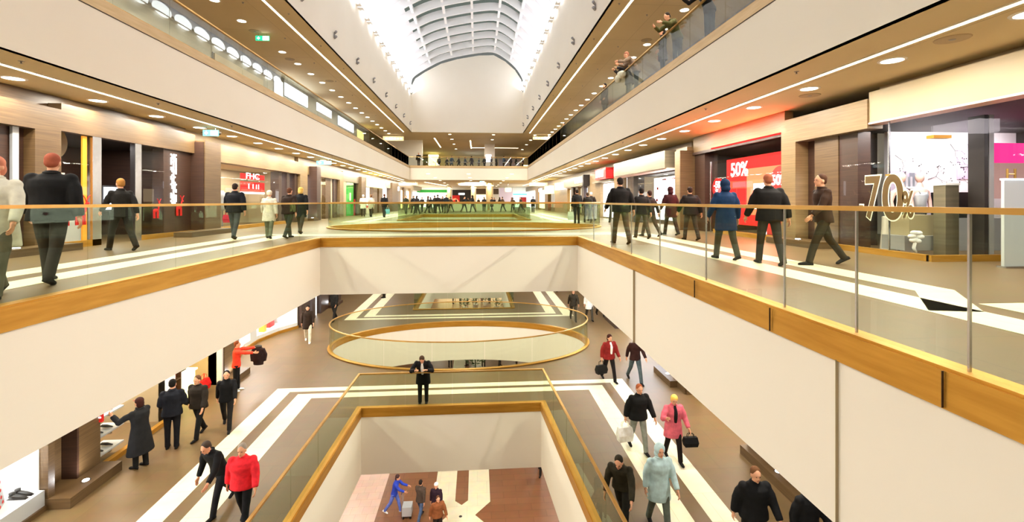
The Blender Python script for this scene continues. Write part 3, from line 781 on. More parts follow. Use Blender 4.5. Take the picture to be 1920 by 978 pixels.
def person(key, x, y, z, rz, label, coat=(20,20,22), legs=(28,28,34), hair=(40,28,20), shoe=(18,16,16), h=1.74, group=None, shirt=(235,232,225)):
    parts, armp = ARCH[key]; s = h/1.74
    t = bpy.data.objects.new('person', None); COL.objects.link(t); t.empty_display_size = .3
    t.location = (x, y, z); t.rotation_euler = (0, 0, R(rz)); t.scale = (s, s, s)
    tag(t, label, 'person', group)
    cmap = {'coat': coat, 'legs': legs, 'hair': hair, 'shoe': shoe, 'shirt': shirt}
    for nm, me, sl in parts:
        o = bpy.data.objects.new(nm, me); COL.objects.link(o); o.parent = t
        if sl in cmap:
            o.material_slots[0].link = 'OBJECT'; o.material_slots[0].material = cloth(*cmap[sl])
    return t
def at_hand(key, side, x, y, z, rz, h=1.74):
    sh, el, wr, fd = ARCH[key][1][side]; s = h/1.74
    v = (wr+fd*.10)*s; c, d = math.cos(R(rz)), math.sin(R(rz))
    return (x+v.x*c-v.y*d, y+v.x*d+v.y*c, z+v.z)
def bag(name, p, w, d, h, col, label, cat='bag', rz=0, strap=.16):
    t = thing(name, label, cat, (p[0], p[1], p[2]-strap-h), R(rz))
    m = MB(); hw, hd = w/2, d/2
    m.add([(-hw*.9,-hd,0),(hw*.9,-hd,0),(hw*.9,hd,0),(-hw*.9,hd,0),(-hw*1.04,-hd*1.25,h*.45),(hw*1.04,-hd*1.25,h*.45),(hw*1.04,hd*1.25,h*.45),(-hw*1.04,hd*1.25,h*.45),(-hw*.94,-hd*.6,h),(hw*.94,-hd*.6,h),(hw*.94,hd*.6,h),(-hw*.94,hd*.6,h)],
          [(3,2,1,0),(0,1,5,4),(1,2,6,5),(2,3,7,6),(3,0,4,7),(4,5,9,8),(5,6,10,9),(6,7,11,10),(7,4,8,11),(8,9,10,11)])
    o = m.build('bag_body', cloth(*col)); o.parent = t
    for yy in (-hd*.4, hd*.4):
        q = MB(); q.tube([(-hw*.5,yy,h-.02),(-hw*.42,yy,h+strap*.7),(0,yy*.2,h+strap),(hw*.42,yy,h+strap*.7),(hw*.5,yy,h-.02)], .008, 6)
        o = q.build('handle', cloth(*col)); o.parent = t
    return t

A = archetype
A('walk', .05, (0,0), ((.45,.12,.35),(-.45,.12,.25)), ((.42,.10),(-.38,.30)), 'jacket', 'short', bulk=1.08)
A('walkbulk', .06, (0.1,0), ((.3,.22,.3),(-.3,.22,.25)), ((.30,.08),(-.28,.25)), 'jacket', 'short', bulk=1.3)
A('walklong', .04, (0,0), ((.3,.14,.35),(-.3,.14,.3)), ((.34,.08),(-.30,.28)), 'mid', 'bob', bulk=1.1)
A('stand', .0, (0,0), ((.05,.14,.15),(.05,.14,.15)), ((.0,.0),(.04,.06)), 'jacket', 'short', bulk=1.12)
A('standf', .0, (0,0), ((.1,.12,.6),(.05,.12,.2)), ((.02,.0),(-.03,.05)), 'mid', 'long', bulk=1.05)
A('leanrail', .42, (.75,0), ((.75,.42,1.25),(.75,.42,1.25)), ((-.04,.02),(.04,.05)), 'mid', 'short', elbow_in=.9, bulk=1.15, shirt=True)
A('walkopen', .04, (0,0), ((.3,.14,.35),(-.3,.14,.3)), ((.34,.08),(-.30,.28)), 'jacket', 'bob', bulk=1.25, shirt=True)
A('coatlady', .05, (-.05,0), ((.9,.5,1.3),(1.0,.45,1.2)), ((.03,.0),(-.04,.05)), 'long', 'bob', bulk=1.22, shoes='heel')
A('reach', .02, (0,0), ((1.45,.1,.12),(1.35,.1,.15)), ((.05,.0),(-.05,.05)), 'jacket', 'short', bulk=1.0)
A('turnback', .02, (.15,0), ((.1,.2,.9),(.1,.2,.9)), ((.02,.0),(-.03,.06)), 'jacket', 'short', bulk=1.22)
A('pinklady', .06, (.25,-.2), ((.2,.25,.5),(.5,.45,1.5)), ((.32,.1),(-.22,.22)), 'mid', 'bob', bulk=1.2, shoes='boot', shirt=True)
A('bend', .45, (.3,0), ((.5,.2,.4),(-.1,.2,.4)), ((.38,.12),(-.42,.30)), 'jacket', 'short', bulk=1.12)
A('hooded', .05, (0,0), ((.2,.18,.4),(-.2,.18,.4)), ((.28,.06),(-.25,.22)), 'mid', 'hood', bulk=1.15)
A('capped', .05, (0,0), ((.3,.15,.3),(-.3,.15,.3)), ((.28,.08),(-.26,.2)), 'mid', 'cap', bulk=1.1)
A('lean2', .5, (.3,0), ((.9,.35,.95),(.9,.35,.95)), ((-.04,.02),(.04,.05)), 'jacket', 'short', elbow_in=.6, bulk=1.1)
A('lean2f', .45, (.25,0), ((.9,.35,.95),(.9,.35,.95)), ((-.04,.02),(.04,.05)), 'jacket', 'long', elbow_in=.6, bulk=1.05)
A('push', .2, (.1,0), ((.8,.1,.5),(.8,.1,.5)), ((.35,.1),(-.35,.3)), 'jacket', 'bob', bulk=1.0)

L = FLOOR_L
BK = (16,16,18)
# lower level (rz 0 = walking away from the camera, 180 = towards it)
person('leanrail', -1.72, 14.95, L, 180, 'person in black coat over white shirt leaning on the brass rail, arms crossed', BK, (26,26,30), (70,50,36), h=1.76)
person('coatlady', -8.15, 11.89, L, 75, 'person in long black coat with dark hair at left shop window, hands raised', (22,22,24), (20,20,20), (48,20,16), h=1.70)
person('turnback', -7.95, 12.75, L, 20, 'person in black puffer jacket standing beside the one in the long coat', (20,22,30), (18,18,24), (18,14,12), h=1.80)
person('walkbulk', -7.6, 13.3, L, 170, 'person in dark brown jacket walking past the yellow shop window', (34,28,22), (20,20,20), (90,60,40))
person('walk', -7.1, 13.75, L, 200, 'person in black stepping behind the brown jacketed walker, left lower walkway', BK, (24,22,22), (20,16,14), h=1.72)
person('reach', -8.15, 16.4, L, -70, 'person in red sweater holding a jacket out at arm length by pillar', (222,60,40), (16,16,18), (120,60,34), shoe=(235,235,235), h=1.72)
person('walklong', -7.75, 21.9, L, 195, 'person in long brown coat and pale jeans left of the oval opening', (40,28,20), (206,196,176), (30,20,16), shoe=(240,235,225))
person('walk', -7.7, 25.7, L, 170, 'person in dark jacket in the background behind the brown-coated walker', (24,22,20), (30,28,26), (30,24,20))
person('bend', -5.35, 10.1, L, 160, 'person in black leaning forward while walking on the left lower bands', BK, (24,24,28), (60,50,44))
person('walkbulk', -4.62, 9.55, L, 185, 'person in bright red jacket walking on the left lower white bands', (226,40,52), (20,20,24), (150,140,130), h=1.72)
person('walkopen', 4.72, 16.36, L, 195, 'person in maroon coat over white top, carrying a black bag', (122,30,28), (22,18,20), (50,20,16), h=1.72)
person('walk', 5.62, 16.2, L, 185, 'person in dark jacket and blue jeans beside the maroon coat', (44,22,20), (70,84,92), (60,30,22), h=1.76)
person('walkbulk', 4.15, 11.72, L, 188, 'person in black sweater and faded jeans carrying a white shopping bag', (18,18,18), (128,132,124), (150,80,44), h=1.78)
person('pinklady', 4.86, 11.22, L, 180, 'person in rose pink coat with blond hair and black handbag', (206,96,112), (24,16,16), (226,186,90), h=1.68, shirt=(22,18,20))
person('bend', 2.85, 8.95, L, 150, 'person in dark olive coat striding past the balustrade corner, lower right', (42,38,26), (26,24,20), (40,34,24))
person('hooded', 3.55, 8.85, L, 180, 'person in pale blue hooded coat on the lower right white band', (176,200,204), (90,96,90), (176,200,204))
person('walkbulk', 4.9, 7.9, L, 175, 'person in black jacket with brown hair at the lower right frame edge', BK, (18,16,14), (96,62,36), h=1.8)
person('hooded', 5.6, 7.5, L, 190, 'person in black hooded coat beside the brown-haired one, lower right', BK, (18,16,14), BK, h=1.78)
person('walk', 5.18, 24.8, L, 175, 'person in dark olive jacket at the far right behind the oval opening', (46,40,30), (54,48,34), (40,30,24))
person('capped', 6.05, 24.75, L, 185, 'person in white jacket and dark trousers at the far right', (220,214,206), (60,54,44), (60,50,44))
person('walk', 6.9, 25.6, L, 185, 'person in dark clothes half hidden behind the white jacket', (44,38,32), (40,36,30), (40,30,24))
person('stand', -6.2, 31.5, L, 120, 'person in dark clothes far off beside the second rectangular opening', (40,34,28), (40,34,28), (40,30,24))
for i, (x, y) in enumerate(((5.6,33),(6.6,35),(3.6,36.5))): person(('walk','stand','capped')[i], x, y, L, 170+20*i, 'small distant person in dark clothes, far right lower walkway', (40,36,32), (36,32,28), (40,30,24), group='distant people on the right lower walkway')
# main level
person('walklong', -5.65, 5.9, 0, 200, 'person in pale grey coat at the left frame edge of the main level', (206,204,190), (90,88,76), (190,120,96), h=1.72)
person('walkbulk', -5.95, 6.95, 0, 20, 'tall person in black jacket nearest on the left main walkway', BK, (40,38,36), (150,80,60), h=1.86)
person('walk', -8.23, 11.4, 0, 60, 'person in black coat and long hair before the dark shop doorway', (22,20,18), (30,28,24), (150,104,50), h=1.74)
person('walkbulk', -7.29, 14.55, 0, 5, 'person in black puffer jacket walking away before the beige shop window', (16,17,24), (60,66,70), (40,30,26), h=1.72)
person('walkbulk', -5.85, 14.9, 0, -15, 'person in dark brown jacket walking along before the shop with the red sign', (36,24,18), (44,50,44), (90,54,36), h=1.6)
person('capped', -6.35, 14.7, 0, 10, 'person in pale grey coat and light cap beside the brown jacket', (200,196,180), (90,96,80), (225,215,190), h=1.5)
person('walklong', -6.19, 16.8, 0, 0, 'person in black coat with blond hair before the walnut pillars', (16,18,22), (50,46,40), (214,176,96), h=1.68)
person('walkbulk', 3.84, 12.2, 0, 5, 'broad person in black coat left of the bright screen shop, main level', (18,15,15), (70,56,46), (30,22,18), h=1.82)
person('walk', 5.03, 13.9, 0, 0, 'person in dark coat in front of the bright screen shop', (26,22,22), (60,52,42), (24,18,16), h=1.62)
person('walk', 5.6, 14.7, 0, 20, 'shorter person in dark coat right of the first under the bright screen', (30,24,24), (60,52,42), (44,24,18), h=1.55)
person('hooded', 6.5, 15.2, 0, 10, 'person in dark maroon hooded coat at the bright screen shop edge', (44,12,16), (40,30,28), (44,12,16), h=1.66)
person('walkbulk', 6.25, 13.2, 0, 0, 'person in black coat passing the dark red shop entrance', (22,14,14), (44,34,30), (40,24,18), h=1.6)
person('hooded', 4.85, 8.75, 0, 0, 'person in dark blue hooded coat before the red poster window', (18,44,78), (60,60,50), (14,36,66), h=1.6)
person('walkbulk', 5.25, 8.0, 0, -10, 'person in black coat with light brown hair before the red poster window', (16,13,13), (40,36,32), (150,84,60), h=1.68)
person('walk', 6.2, 7.9, 0, 80, 'person in dark brown jacket passing the walnut portal on the right', (52,34,24), (44,38,26), (70,44,30), h=1.7)
person('stand', 5.0, 23.05, 0, 10, 'person in black jacket with white bag by the oval balustrade, main right', (22,22,22), (30,34,36), (30,24,20))
person('walk', 5.9, 24.5, 0, 0, 'person in dark coat just right of the one with a white bag', (30,26,22), (44,40,34), (60,44,30), h=1.68)
person('capped', 6.6, 26.5, 0, 10, 'person in dark coat and light knit cap on the right main walkway', (34,26,22), (60,54,46), (225,220,205), h=1.7)
person('walk', 7.2, 24.2, 0, 0, 'person in olive coat close to the right shops, mid distance', (50,44,30), (44,40,34), (50,34,24), h=1.72)
person('capped', -8.6, 35.8, 0, 10, 'person in white coat near the green shop', (232,230,226), (70,60,60), (235,232,228), h=1.66)
person('walklong', -7.75, 34.6, 0, 0, 'person in light grey coat between the white and black coats', (186,180,166), (60,56,50), (110,80,56), h=1.68)
person('walk', -6.6, 33.6, 0, 0, 'person in black jacket holding a blue bag near the lit white windows', (20,20,24), (40,40,44), (90,50,34), h=1.74)
person('walk', -6.2, 41.0, 0, 180, 'person in dark green jacket farther along the left main walkway', (38,42,30), (34,34,30), (50,40,30), h=1.72)
rr = random.Random(11)
for i in range(31):
    x = -6.3+(i%24)*.53+rr.uniform(-.2,.2); y = (rr.uniform(46, 51) if i % 2 else rr.uniform(57, 70)) if i < 24 else rr.uniform(41.8, 45.5); k = rr.choice(['walk','walkbulk','walklong','stand','capped','hooded'])
    c = rr.choice([(28,24,22),(44,34,28),(34,30,34),(60,44,32),(24,26,30)])
    person(k, x, y, 0, rr.uniform(0,360), 'distant shopper in dark clothes at the far end of the main level', c, (40,36,32), rr.choice([(40,30,22),(90,60,40)]), h=rr.uniform(1.6,1.8), group='distant crowd on the main level')
# upper level: visitors at the rail
T_ = FLOOR_T
person('lean2f', 6.15, 11.9, T_, 90, 'visitor in black at the upper right rail, topmost in view', (24,22,24), (40,40,44), (30,18,14), h=1.78)
person('lean2', 6.2, 14.0, T_, 100, 'visitor in olive green jacket leaning on the upper right rail', (74,72,36), (50,50,44), (36,26,18), h=1.78)
person('standf', 6.3, 15.4, T_, 80, 'visitor with black hair turned aside at the upper right rail', (44,36,28), (40,40,44), (26,18,14), h=1.74)
person('leanrail', 6.25, 18.75, T_, 90, 'visitor in dark shirt over the upper right rail holding pale bundle', (38,34,38), (110,110,90), (90,60,50), h=1.80)
person('lean2', 6.2, 17.75, T_, 70, 'visitor in brown with blurred raised head beside the pale bundle', (120,100,84), (60,60,56), (140,90,70), h=1.84)
person('standf', 6.3, 22.6, T_, 110, 'visitor with black bun of hair farther along the upper right rail', (60,50,44), (60,60,56), (20,16,14), h=1.70)
person('stand', 6.5, 34.3, T_, 90, 'smallest visitor far along the upper right rail', (40,36,34), (40,36,34), (30,24,20), h=1.70)
person('walkbulk', -7.1, 57.0, T_, 180, 'person in black coat at the far left corner of the upper level', (22,20,22), (24,24,26), (30,24,20), h=1.75)
for i in range(14):
    x = -4.8+i*.82+rr.uniform(-.12,.12)
    person(rr.choice(['stand','turnback','capped','walk']), x, 59.5+rr.uniform(0,1.5), T_, rr.uniform(0,360), 'distant cafe guest in dark clothes behind the far upper balustrade', rr.choice([(30,28,30),(44,60,80),(60,50,60),(24,24,24)]), (36,34,36), (50,36,26), h=rr.uniform(1.5,1.7), group='distant guests on the upper level')
# ground level
G = FLOOR_G
person('push', -3.6, 20.5, G, -100, 'cleaner in blue overalls pushing a cart on the ground floor', (44,66,176), (92,112,196), (60,40,40), shoe=(240,236,226))
person('walk', -2.42, 20.0, G, -20, 'person in grey brown jacket and jeans on the ground floor', (70,58,50), (70,88,120), (34,26,24))
person('capped', -1.72, 19.75, G, 170, 'person in dark purple coat and white cap on the ground floor', (40,24,36), (18,16,18), (240,236,228))
person('walkbulk', -1.6, 18.95, G, 200, 'person in orange brown jacket at the lower frame edge, ground floor', (120,70,40), (40,30,26), (80,50,34), h=1.7)
person('walk', 3.1, 23.0, G, 160, 'person in dark clothes at the right edge of the ground floor view', (34,26,24), (34,28,26), (30,22,20))
for i in range(9):
    person(rr.choice(['stand','turnback','standf','capped']), -3.2+i*.95, 61.4+rr.uniform(0,1.2), G, rr.uniform(0,360), 'distant cafe guest in red brown clothes far down on the ground level', rr.choice([(110,50,40),(60,40,34),(140,120,110),(40,34,34)]), (50,40,36), (50,36,30), h=1.7, group='distant guests on the ground level')
for i in range(5):
    person(rr.choice(['stand','turnback']), -2.2+i*1.35, 37.6+rr.uniform(0,1), G, rr.uniform(0,360), 'person with dark hair glimpsed on the ground level through the oval opening', rr.choice([(140,90,80),(50,40,36)]), (50,40,36), (60,40,30), h=1.7, group='people seen through the oval opening')
# things carried
bag('handbag', at_hand('walkopen', 1, 4.72, 16.36, L, 195, 1.72), .42, .16, .30, (20,20,20), 'large black bag carried by the person in the maroon coat', rz=20)
bag('shopping_bag', at_hand('walkbulk', 1, 4.15, 11.72, L, 188, 1.78), .40, .16, .36, (236,232,222), 'white plastic shopping bag carried by the person in faded jeans', rz=10)
bag('handbag', at_hand('pinklady', 0, 4.86, 11.22, L, 180, 1.68), .34, .14, .22, (16,16,16), 'small black handbag beside the rose pink coat', rz=0, strap=.10)
bag('shopping_bag', at_hand('stand', 0, 5.0, 23.05, 0, 10), .34, .12, .42, (225,235,240), 'pale blue shopping bag held by the oval balustrade on the main level')
bag('shopping_bag', at_hand('walk', 1, -6.6, 33.6, 0, 0), .3, .12, .34, (120,190,225), 'light blue bag held before the lit white windows')
bag('shopping_bag', at_hand('walkbulk', 0, -7.29, 14.55, 0, 5, 1.72), .22, .10, .24, (170,40,60), 'small red bag carried by the person in the black puffer jacket', strap=.08)
hd = at_hand('reach', 0, -8.15, 16.4, L, -70, 1.72)
t = thing('held_jacket', 'dark jacket with fur collar hanging from the red-sweatered person\'s hands', 'jacket', hd)
m = MB(); m.loft([((hd[0],hd[1],hd[2]-.62),.17,.09),((hd[0],hd[1],hd[2]-.3),.19,.10),((hd[0],hd[1],hd[2]-.05),.16,.08),((hd[0],hd[1],hd[2]+.02),.07,.05)])
m.tube([(hd[0]-.15,hd[1],hd[2]-.06),(hd[0]-.24,hd[1]+.02,hd[2]-.28),(hd[0]-.22,hd[1],hd[2]-.5)], [.06,.055,.04], 10)
m.tube([(hd[0]+.15,hd[1],hd[2]-.06),(hd[0]+.24,hd[1]+.02,hd[2]-.28),(hd[0]+.22,hd[1],hd[2]-.5)], [.06,.055,.04], 10)
o = bpy.data.objects.new('jacket_body', remesh(m, 'held_jacket', .02, 2)); o.data.materials.append(cloth(40,26,26)); COL.objects.link(o); o.parent = t; o.matrix_parent_inverse = t.matrix_basis.inverted()
m = MB(); m.ell((hd[0],hd[1],hd[2]+.02),(.12,.08,.05)); m.build('fur_collar', cloth(60,56,52), t, True)
t = thing('cleaning_cart', 'slim upright cleaning cart pushed by the blue cleaner', 'cart', (-3.15,20.2,G))
m = MB(); m.tube([(-3.22,20.05,G+.05),(-3.22,20.05,G+1.05)], .018, 8); m.tube([(-3.22,20.45,G+.05),(-3.22,20.45,G+1.05)], .018, 8); m.tube([(-3.22,20.05,G+1.05),(-3.22,20.45,G+1.05)], .018, 8); m.build('handle', M['steel'], t)
MB().box(-3.2,-2.8,20.03,20.47,G+.12,G+.5).build('bucket', M['silver'], t)
for dx in (-3.15,-2.85):
    for dy in (20.07,20.43): MB().cyl(dx, dy, G, G+.12, .04, n=10).build('wheel', M['black'], t)
t = thing('pale_bundle', 'pale grey jacket bundle hanging over the upper right rail', 'jacket', (5.9,18.6,T_+.75))
m = MB(); m.ell((5.86,18.45,T_+.98),(.14,.24,.15)); m.ell((5.84,18.9,T_+.93),(.13,.22,.17)); m.ell((5.86,18.65,T_+1.08),(.13,.26,.09))
o = bpy.data.objects.new('bundle', remesh(m, 'bundle', .02, 3)); o.data.materials.append(cloth(214,214,196)); COL.objects.link(o); o.parent = t; o.matrix_parent_inverse = t.matrix_basis.inverted()

# ------------------------------------------------------------------ shops
class Side:
    """shop line: u runs along the corridor, w is the depth behind the line"""
    def __init__(s, sign, X0, z0): s.s, s.X0, s.z0 = sign, X0, z0
    def x(s, w): return s.s*(s.X0+w)
    def b(s, mb, u0, u1, w0, w1, z0, z1): return mb.box(s.x(w0), s.x(w1), u0, u1, s.z0+z0, s.z0+z1)
    def part(s, t, name, m, *boxes, **kw):
        mb = MB()
        for q in boxes: s.b(mb, *q)
        return mb.build(name, M[m] if isinstance(m, str) else m, t, **kw)
    def t(s, name, label, cat, u, w=0, z=0, group=None): return thing(name, label, cat, (s.x(w), u, s.z0+z), 0, group)
    def light(s, u, w, z, su, sw, p, col=(1,.93,.85), down=True): return area('shop_light', (s.x(w), u, s.z0+z), (0,0,0), sw, su, p*.6, col)
LM = Side(-1, 9.8, 0.0); RM = Side(1, 8.5, 0.0)
CZ = 3.66
def room(sd, u0, u1, depth, wallm, zc=2.9, floor=None, nm='shop', p=120, col=(1,.93,.85), sides=True):
    """interior of a shop: back wall, side walls, ceiling, lit by its own lamps"""
    struct('wall_%s_back' % nm, sd.b(MB(), u0, u1, depth, depth+.1, 0, zc), M[wallm])
    if sides:
        struct('wall_%s_near_side' % nm, sd.b(MB(), u0-.06, u0, .12, depth+.1, 0, zc), M[wallm]); struct('wall_%s_far_side' % nm, sd.b(MB(), u1, u1+.06, .12, depth+.1, 0, zc), M[wallm])
    struct('ceiling_%s' % nm, sd.b(MB(), u0, u1, .12, depth, zc, zc+.06), M['dark'] if wallm in ('dark','wooddark') else M['ceiling'])
    if p: sd.light((u0+u1)/2, depth*.55, zc-.04, (u1-u0)*.7, depth*.4, p, col)
def plinth(sd, u0, u1, w0, w1, m='wood', label='', lamp=True, h=.16):
    t = sd.t('pillar_plinth', label, 'plinth', (u0+u1)/2, w0)
    sd.part(t, 'plinth_body', m, (u0,u1,w0,w1,0,h))
    if lamp:
        uu = u0+(u1-u0)*.45; MB().cyl(sd.x(w0+.2), uu, sd.z0+h, sd.z0+h+.012, .09, n=16).build('lamp_ring', M['steel'], t)
        MB().cyl(sd.x(w0+.2), uu, sd.z0+h+.012, sd.z0+h+.02, .06, n=16).build('lamp_lens', M['lamplight'], t)
        area('plinth_light', (sd.x(w0+.2), uu, sd.z0+h+.05), (PI,0,0), .08, .08, 6, (.95,.97,1))
    return t

# walnut cladding above the shopfronts (structure), both sides
struct('wall_left_bulkhead', LM.b(MB(), -9, 16.9, .30, .5, 2.88, CZ), M['wood']); struct('wall_left_far_bulkhead', LM.b(MB(), 27.2, 86, .35, .5, 2.9, CZ), M['woodlight'])
struct('wall_left_recess', LM.b(MB(), 16.9, 27.2, .55, .65, 2.9, CZ), M['beige'])
struct('wall_right_recess', RM.b(MB(), -9, 9.6, .35, .45, 2.9, CZ), M['beige'])
struct('wall_right_bulkhead', RM.b(RM.b(MB(), 12.34, 17.84, .05, .3, 3.05, CZ), 18.9, 86, .5, .6, 2.9, CZ), M['woodlight'])

# --- left main, A: walnut wall with dark recess
t = LM.t('walnut_wall_panel', 'walnut clad wall with a dark recess at the left frame edge', 'wall panel', 10.3)
LM.part(t, 'panel', 'wood', (4,10.0,-.02,.28,0,3.3), (11.05,11.7,-.02,.28,0,3.3), (10.0,11.05,-.02,.28,2.75,3.3))
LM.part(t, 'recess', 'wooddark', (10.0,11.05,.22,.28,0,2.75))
LM.part(t, 'steel_strip', 'silver', (10.72,10.86,.14,.2,0,2.75))
plinth(LM, 9.2, 11.7, -.5, -.02, 'wood', 'low walnut plinth below the walnut wall at the left frame edge')
# B: glazed shop with dark interior
t = LM.t('shopfront', 'left main shopfront with orange strip, steel posts and dark doorway', 'shopfront', 14.2)
LM.part(t, 'header', 'wood', (11.7,16.9,-.02,.28,2.88,3.45))
LM.part(t, 'header_lip', 'wood', (11.7,16.9,-.02,.2,2.80,2.88))
LM.part(t, 'glass_pane', 'shopglass', (11.72,12.62,.05,.065,.14,2.8)); LM.part(t, 'glass_pane', 'shopglass', (14.35,15.4,.05,.065,.14,2.8))
LM.part(t, 'orange_strip', 'orange', (12.42,12.55,.08,.12,.1,2.78))
LM.part(t, 'post', 'steel', (12.62,12.9,.0,.12,0,2.8)); LM.part(t, 'post', 'steel', (14.1,14.35,.0,.14,0,2.8))
LM.part(t, 'base_rail', 'brass', (11.7,12.9,.0,.12,0,.16)); LM.part(t, 'base_rail', 'brass', (14.35,16.9,.0,.12,0,.14))
LM.part(t, 'dark_column', 'wooddark', (15.4,16.2,.06,.4,0,2.8)); LM.part(t, 'dark_column', 'wooddark', (16.2,16.9,.1,.5,0,2.8))
room(LM, 11.76, 16.84, 3.2, 'wooddark', 2.88, nm='left_dark_shop', p=70)
t = LM.t('ornament_strip', 'tall vertical band of glittering white pixels on the dark shop column', 'decoration', 15.85, .03)
m = MB(); rr = random.Random(5)
for i in range(120):
    u = 15.72+rr.randrange(5)*.06; z = 1.0+rr.randrange(28)*.06; LM.b(m, u, u+.05, .04, .055, z, z+.05)
for i in range(28): LM.b(m, 15.84, 15.89, .04, .055, 1+i*.06, 1.05+i*.06)
m.build('pixels', M['whitelight'], t)
t = LM.t('display_board', 'tall white display board with red deer cutouts behind the left shop glass', 'display', 12.1, .4)
LM.part(t, 'board', M['white'], (11.95,12.42,.5,.56,0,1.85))
def deer(mb, sd, u, w, z, s):
    e = lambda du, dz, a, b: mb.ell((sd.x(w), u+du*s, sd.z0+z+dz*s), (.012, a*s, b*s), 10, 6)
    e(0,.30,.16,.07); e(.16,.42,.045,.12); e(.22,.54,.07,.035)
    for d in (-.12,-.06,.08,.14): mb.tube([(sd.x(w),u+d*s,sd.z0+z+.28*s),(sd.x(w),u+(d+.01)*s,sd.z0+z)], .012*s/.5, 6)
    for d in (-.05,.05): mb.tube([(sd.x(w),u+.19*s,sd.z0+z+.56*s),(sd.x(w),u+(.19+d)*s,sd.z0+z+.68*s),(sd.x(w),u+(.19+d*2.2)*s,sd.z0+z+.74*s)], .012, 6)
for i, (u, z, s_) in enumerate(((11.82,.55,.9),(12.28,.55,1.0),(15.0,.62,.8),(16.1,.66,.9))):
    t = LM.t('deer_decal', ('red deer cutout at the left edge of the white board','red deer cutout in front of the white board','red deer cutout low in the second glass pane','red deer cutout beside the dark column')[i], 'decoration', u, .04, z)
    m = MB(); deer(m, LM, u, .03, z, s_); m.build('silhouette', M['red'], t)
t = LM.t('sign', 'round pale hanging disc at the top of the left shop window', 'sign', 12.1, .35, 2.3)
m = MB(); m.tube([(LM.x(.6),12.2,2.6),(LM.x(.64),12.2,2.6)], [.42,.42], 28); m.build('disc', M['beige'], t)
t = LM.t('shelf', 'lit counter shelf inside the dark doorway of the left shop', 'counter', 13.6, 1.6)
LM.part(t, 'counter', 'white', (13.2,14.2,1.5,2.0,0,.85)); LM.part(t, 'lit_edge', 'warmlight', (13.2,14.2,1.45,1.5,.72,.86))
t = LM.t('lightbox', 'bright poster box in the glazing right of the dark doorway', 'poster', 14.8, .8)
LM.part(t, 'box', 'coolight', (14.3,14.75,.9,1.0,.9,1.55)); LM.part(t, 'frame', 'dark', (14.25,14.8,1.0,1.05,.85,1.6)); LM.part(t, 'stand', 'dark', (14.5,14.56,1.0,1.05,0,.85))
for i, (u, z, ww, m_) in enumerate(((13.3,1.3,.3,'whitelight'),(14.0,1.25,.25,'coolight'),(12.0,1.9,.1,'whitelight'),(15.1,1.72,.5,'coolight'),(15.0,1.35,.45,'pinklight'))):
    t = LM.t('shop_lamp', ('small lit sign low in the dark doorway','small cool lit sign right in the dark doorway','tiny bright lamp high behind the left pane','small cool lit sign for a reflection in the second pane','small pink lit sign for a reflection in the second pane')[i], 'sign', u, 1.9, z)  # the second pane's signs stand in for sign reflections in its glass
    LM.part(t, 'lit_face', m_, (u,u+ww,3.1,3.14,z,z+.12)); LM.part(t, 'case', 'dark', (u-.02,u+ww+.02,3.14,3.2,z-.02,z+.14))
# pillar between B and C
t = LM.t('walnut_pillar', 'walnut pillar protruding between the dark shop and the beige shop window', 'pillar', 17.2)
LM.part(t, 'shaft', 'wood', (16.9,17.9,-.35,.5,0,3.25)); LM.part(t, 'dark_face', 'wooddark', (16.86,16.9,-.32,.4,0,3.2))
plinth(LM, 15.3, 17.9, -.85, -.3, 'wood', 'walnut plinth under the pillar before the beige shop window', False)
# C: walnut portal with beige interior
t = LM.t('shopfront', 'walnut framed shop window with beige interior and a red sign on the left', 'shopfront', 22)
LM.part(t, 'header', 'woodlight', (17.9,27.4,-.1,.3,2.62,3.28)); LM.part(t, 'post', 'woodlight', (26.3,27.4,-.1,.3,0,2.62))
LM.part(t, 'base_rail', 'brass', (17.9,24.6,-.02,.12,0,.14))
for a in (17.92,19.9,21.9): LM.part(t, 'glass_pane', 'shopglass', (a,a+1.96,.04,.055,.14,2.62))
LM.part(t, 'dark_post', 'wooddark', (24.0,24.35,.1,.5,0,2.62)); LM.part(t, 'dark_post', 'wooddark', (25.0,25.35,.1,.5,0,2.62)); LM.part(t, 'dark_post', 'wooddark', (25.9,26.3,.05,.5,0,2.62))
LM.part(t, 'lit_slit', 'whitelight', (24.6,24.7,.4,.44,.1,2.5)); LM.part(t, 'lit_slit', 'whitelight', (25.6,25.68,.4,.44,.1,2.5))
room(LM, 17.96, 26.2, 2.6, 'beige', 2.7, nm='beige_shop', p=260)
t = LM.t('sign', 'red and white sign hanging in the beige shop window', 'sign', 21.6, .3, 1.9)
LM.part(t, 'board', 'redlight', (20.7,22.9,.3,.34,1.55,2.0)); LM.part(t, 'board', 'redlight', (20.7,22.9,.3,.34,2.12,2.35)); LM.part(t, 'lower_edge', 'whitelight', (20.7,22.9,.3,.34,1.47,1.55))
text('lettering', 'FHC', (LM.x(.28), 21.7, 2.25), ROT_L, .36, M['whitelight'], t, sx=1.9)
text('lettering', '1 I i1', (LM.x(.28), 21.8, 1.79), ROT_L, .30, M['whitelight'], t, sx=2.0)
t = LM.t('mannequin', 'headless dress form in silvery sequin dress in the beige shop window', 'mannequin', 20.0, .7)
m = MB(); x = LM.x(.7); m.lathe(x, 20.0, [(.1,.03),(.75,.03),(.76,.26),(1.0,.20),(1.15,.14),(1.32,.17),(1.45,.15),(1.52,.06),(1.58,.05)], 18); m.build('dress', M['silver'], t, True)
MB().cyl(x, 20.0, .0, .03, .2, n=18).build('stand', M['steel'], t)
plinth(LM, 27.4, 28.2, -.45, .0, 'wood', 'walnut plinth beyond the beige shop window')
t = LM.t('walnut_pillar', 'dark walnut pillar between the beige shop window and the small walnut portal', 'pillar', 28.6)
LM.part(t, 'shaft', 'wooddark', (28.2,28.9,-.35,.4,0,3.2)); LM.part(t, 'header', 'woodlight', (27.4,28.2,.1,.4,2.7,3.25))
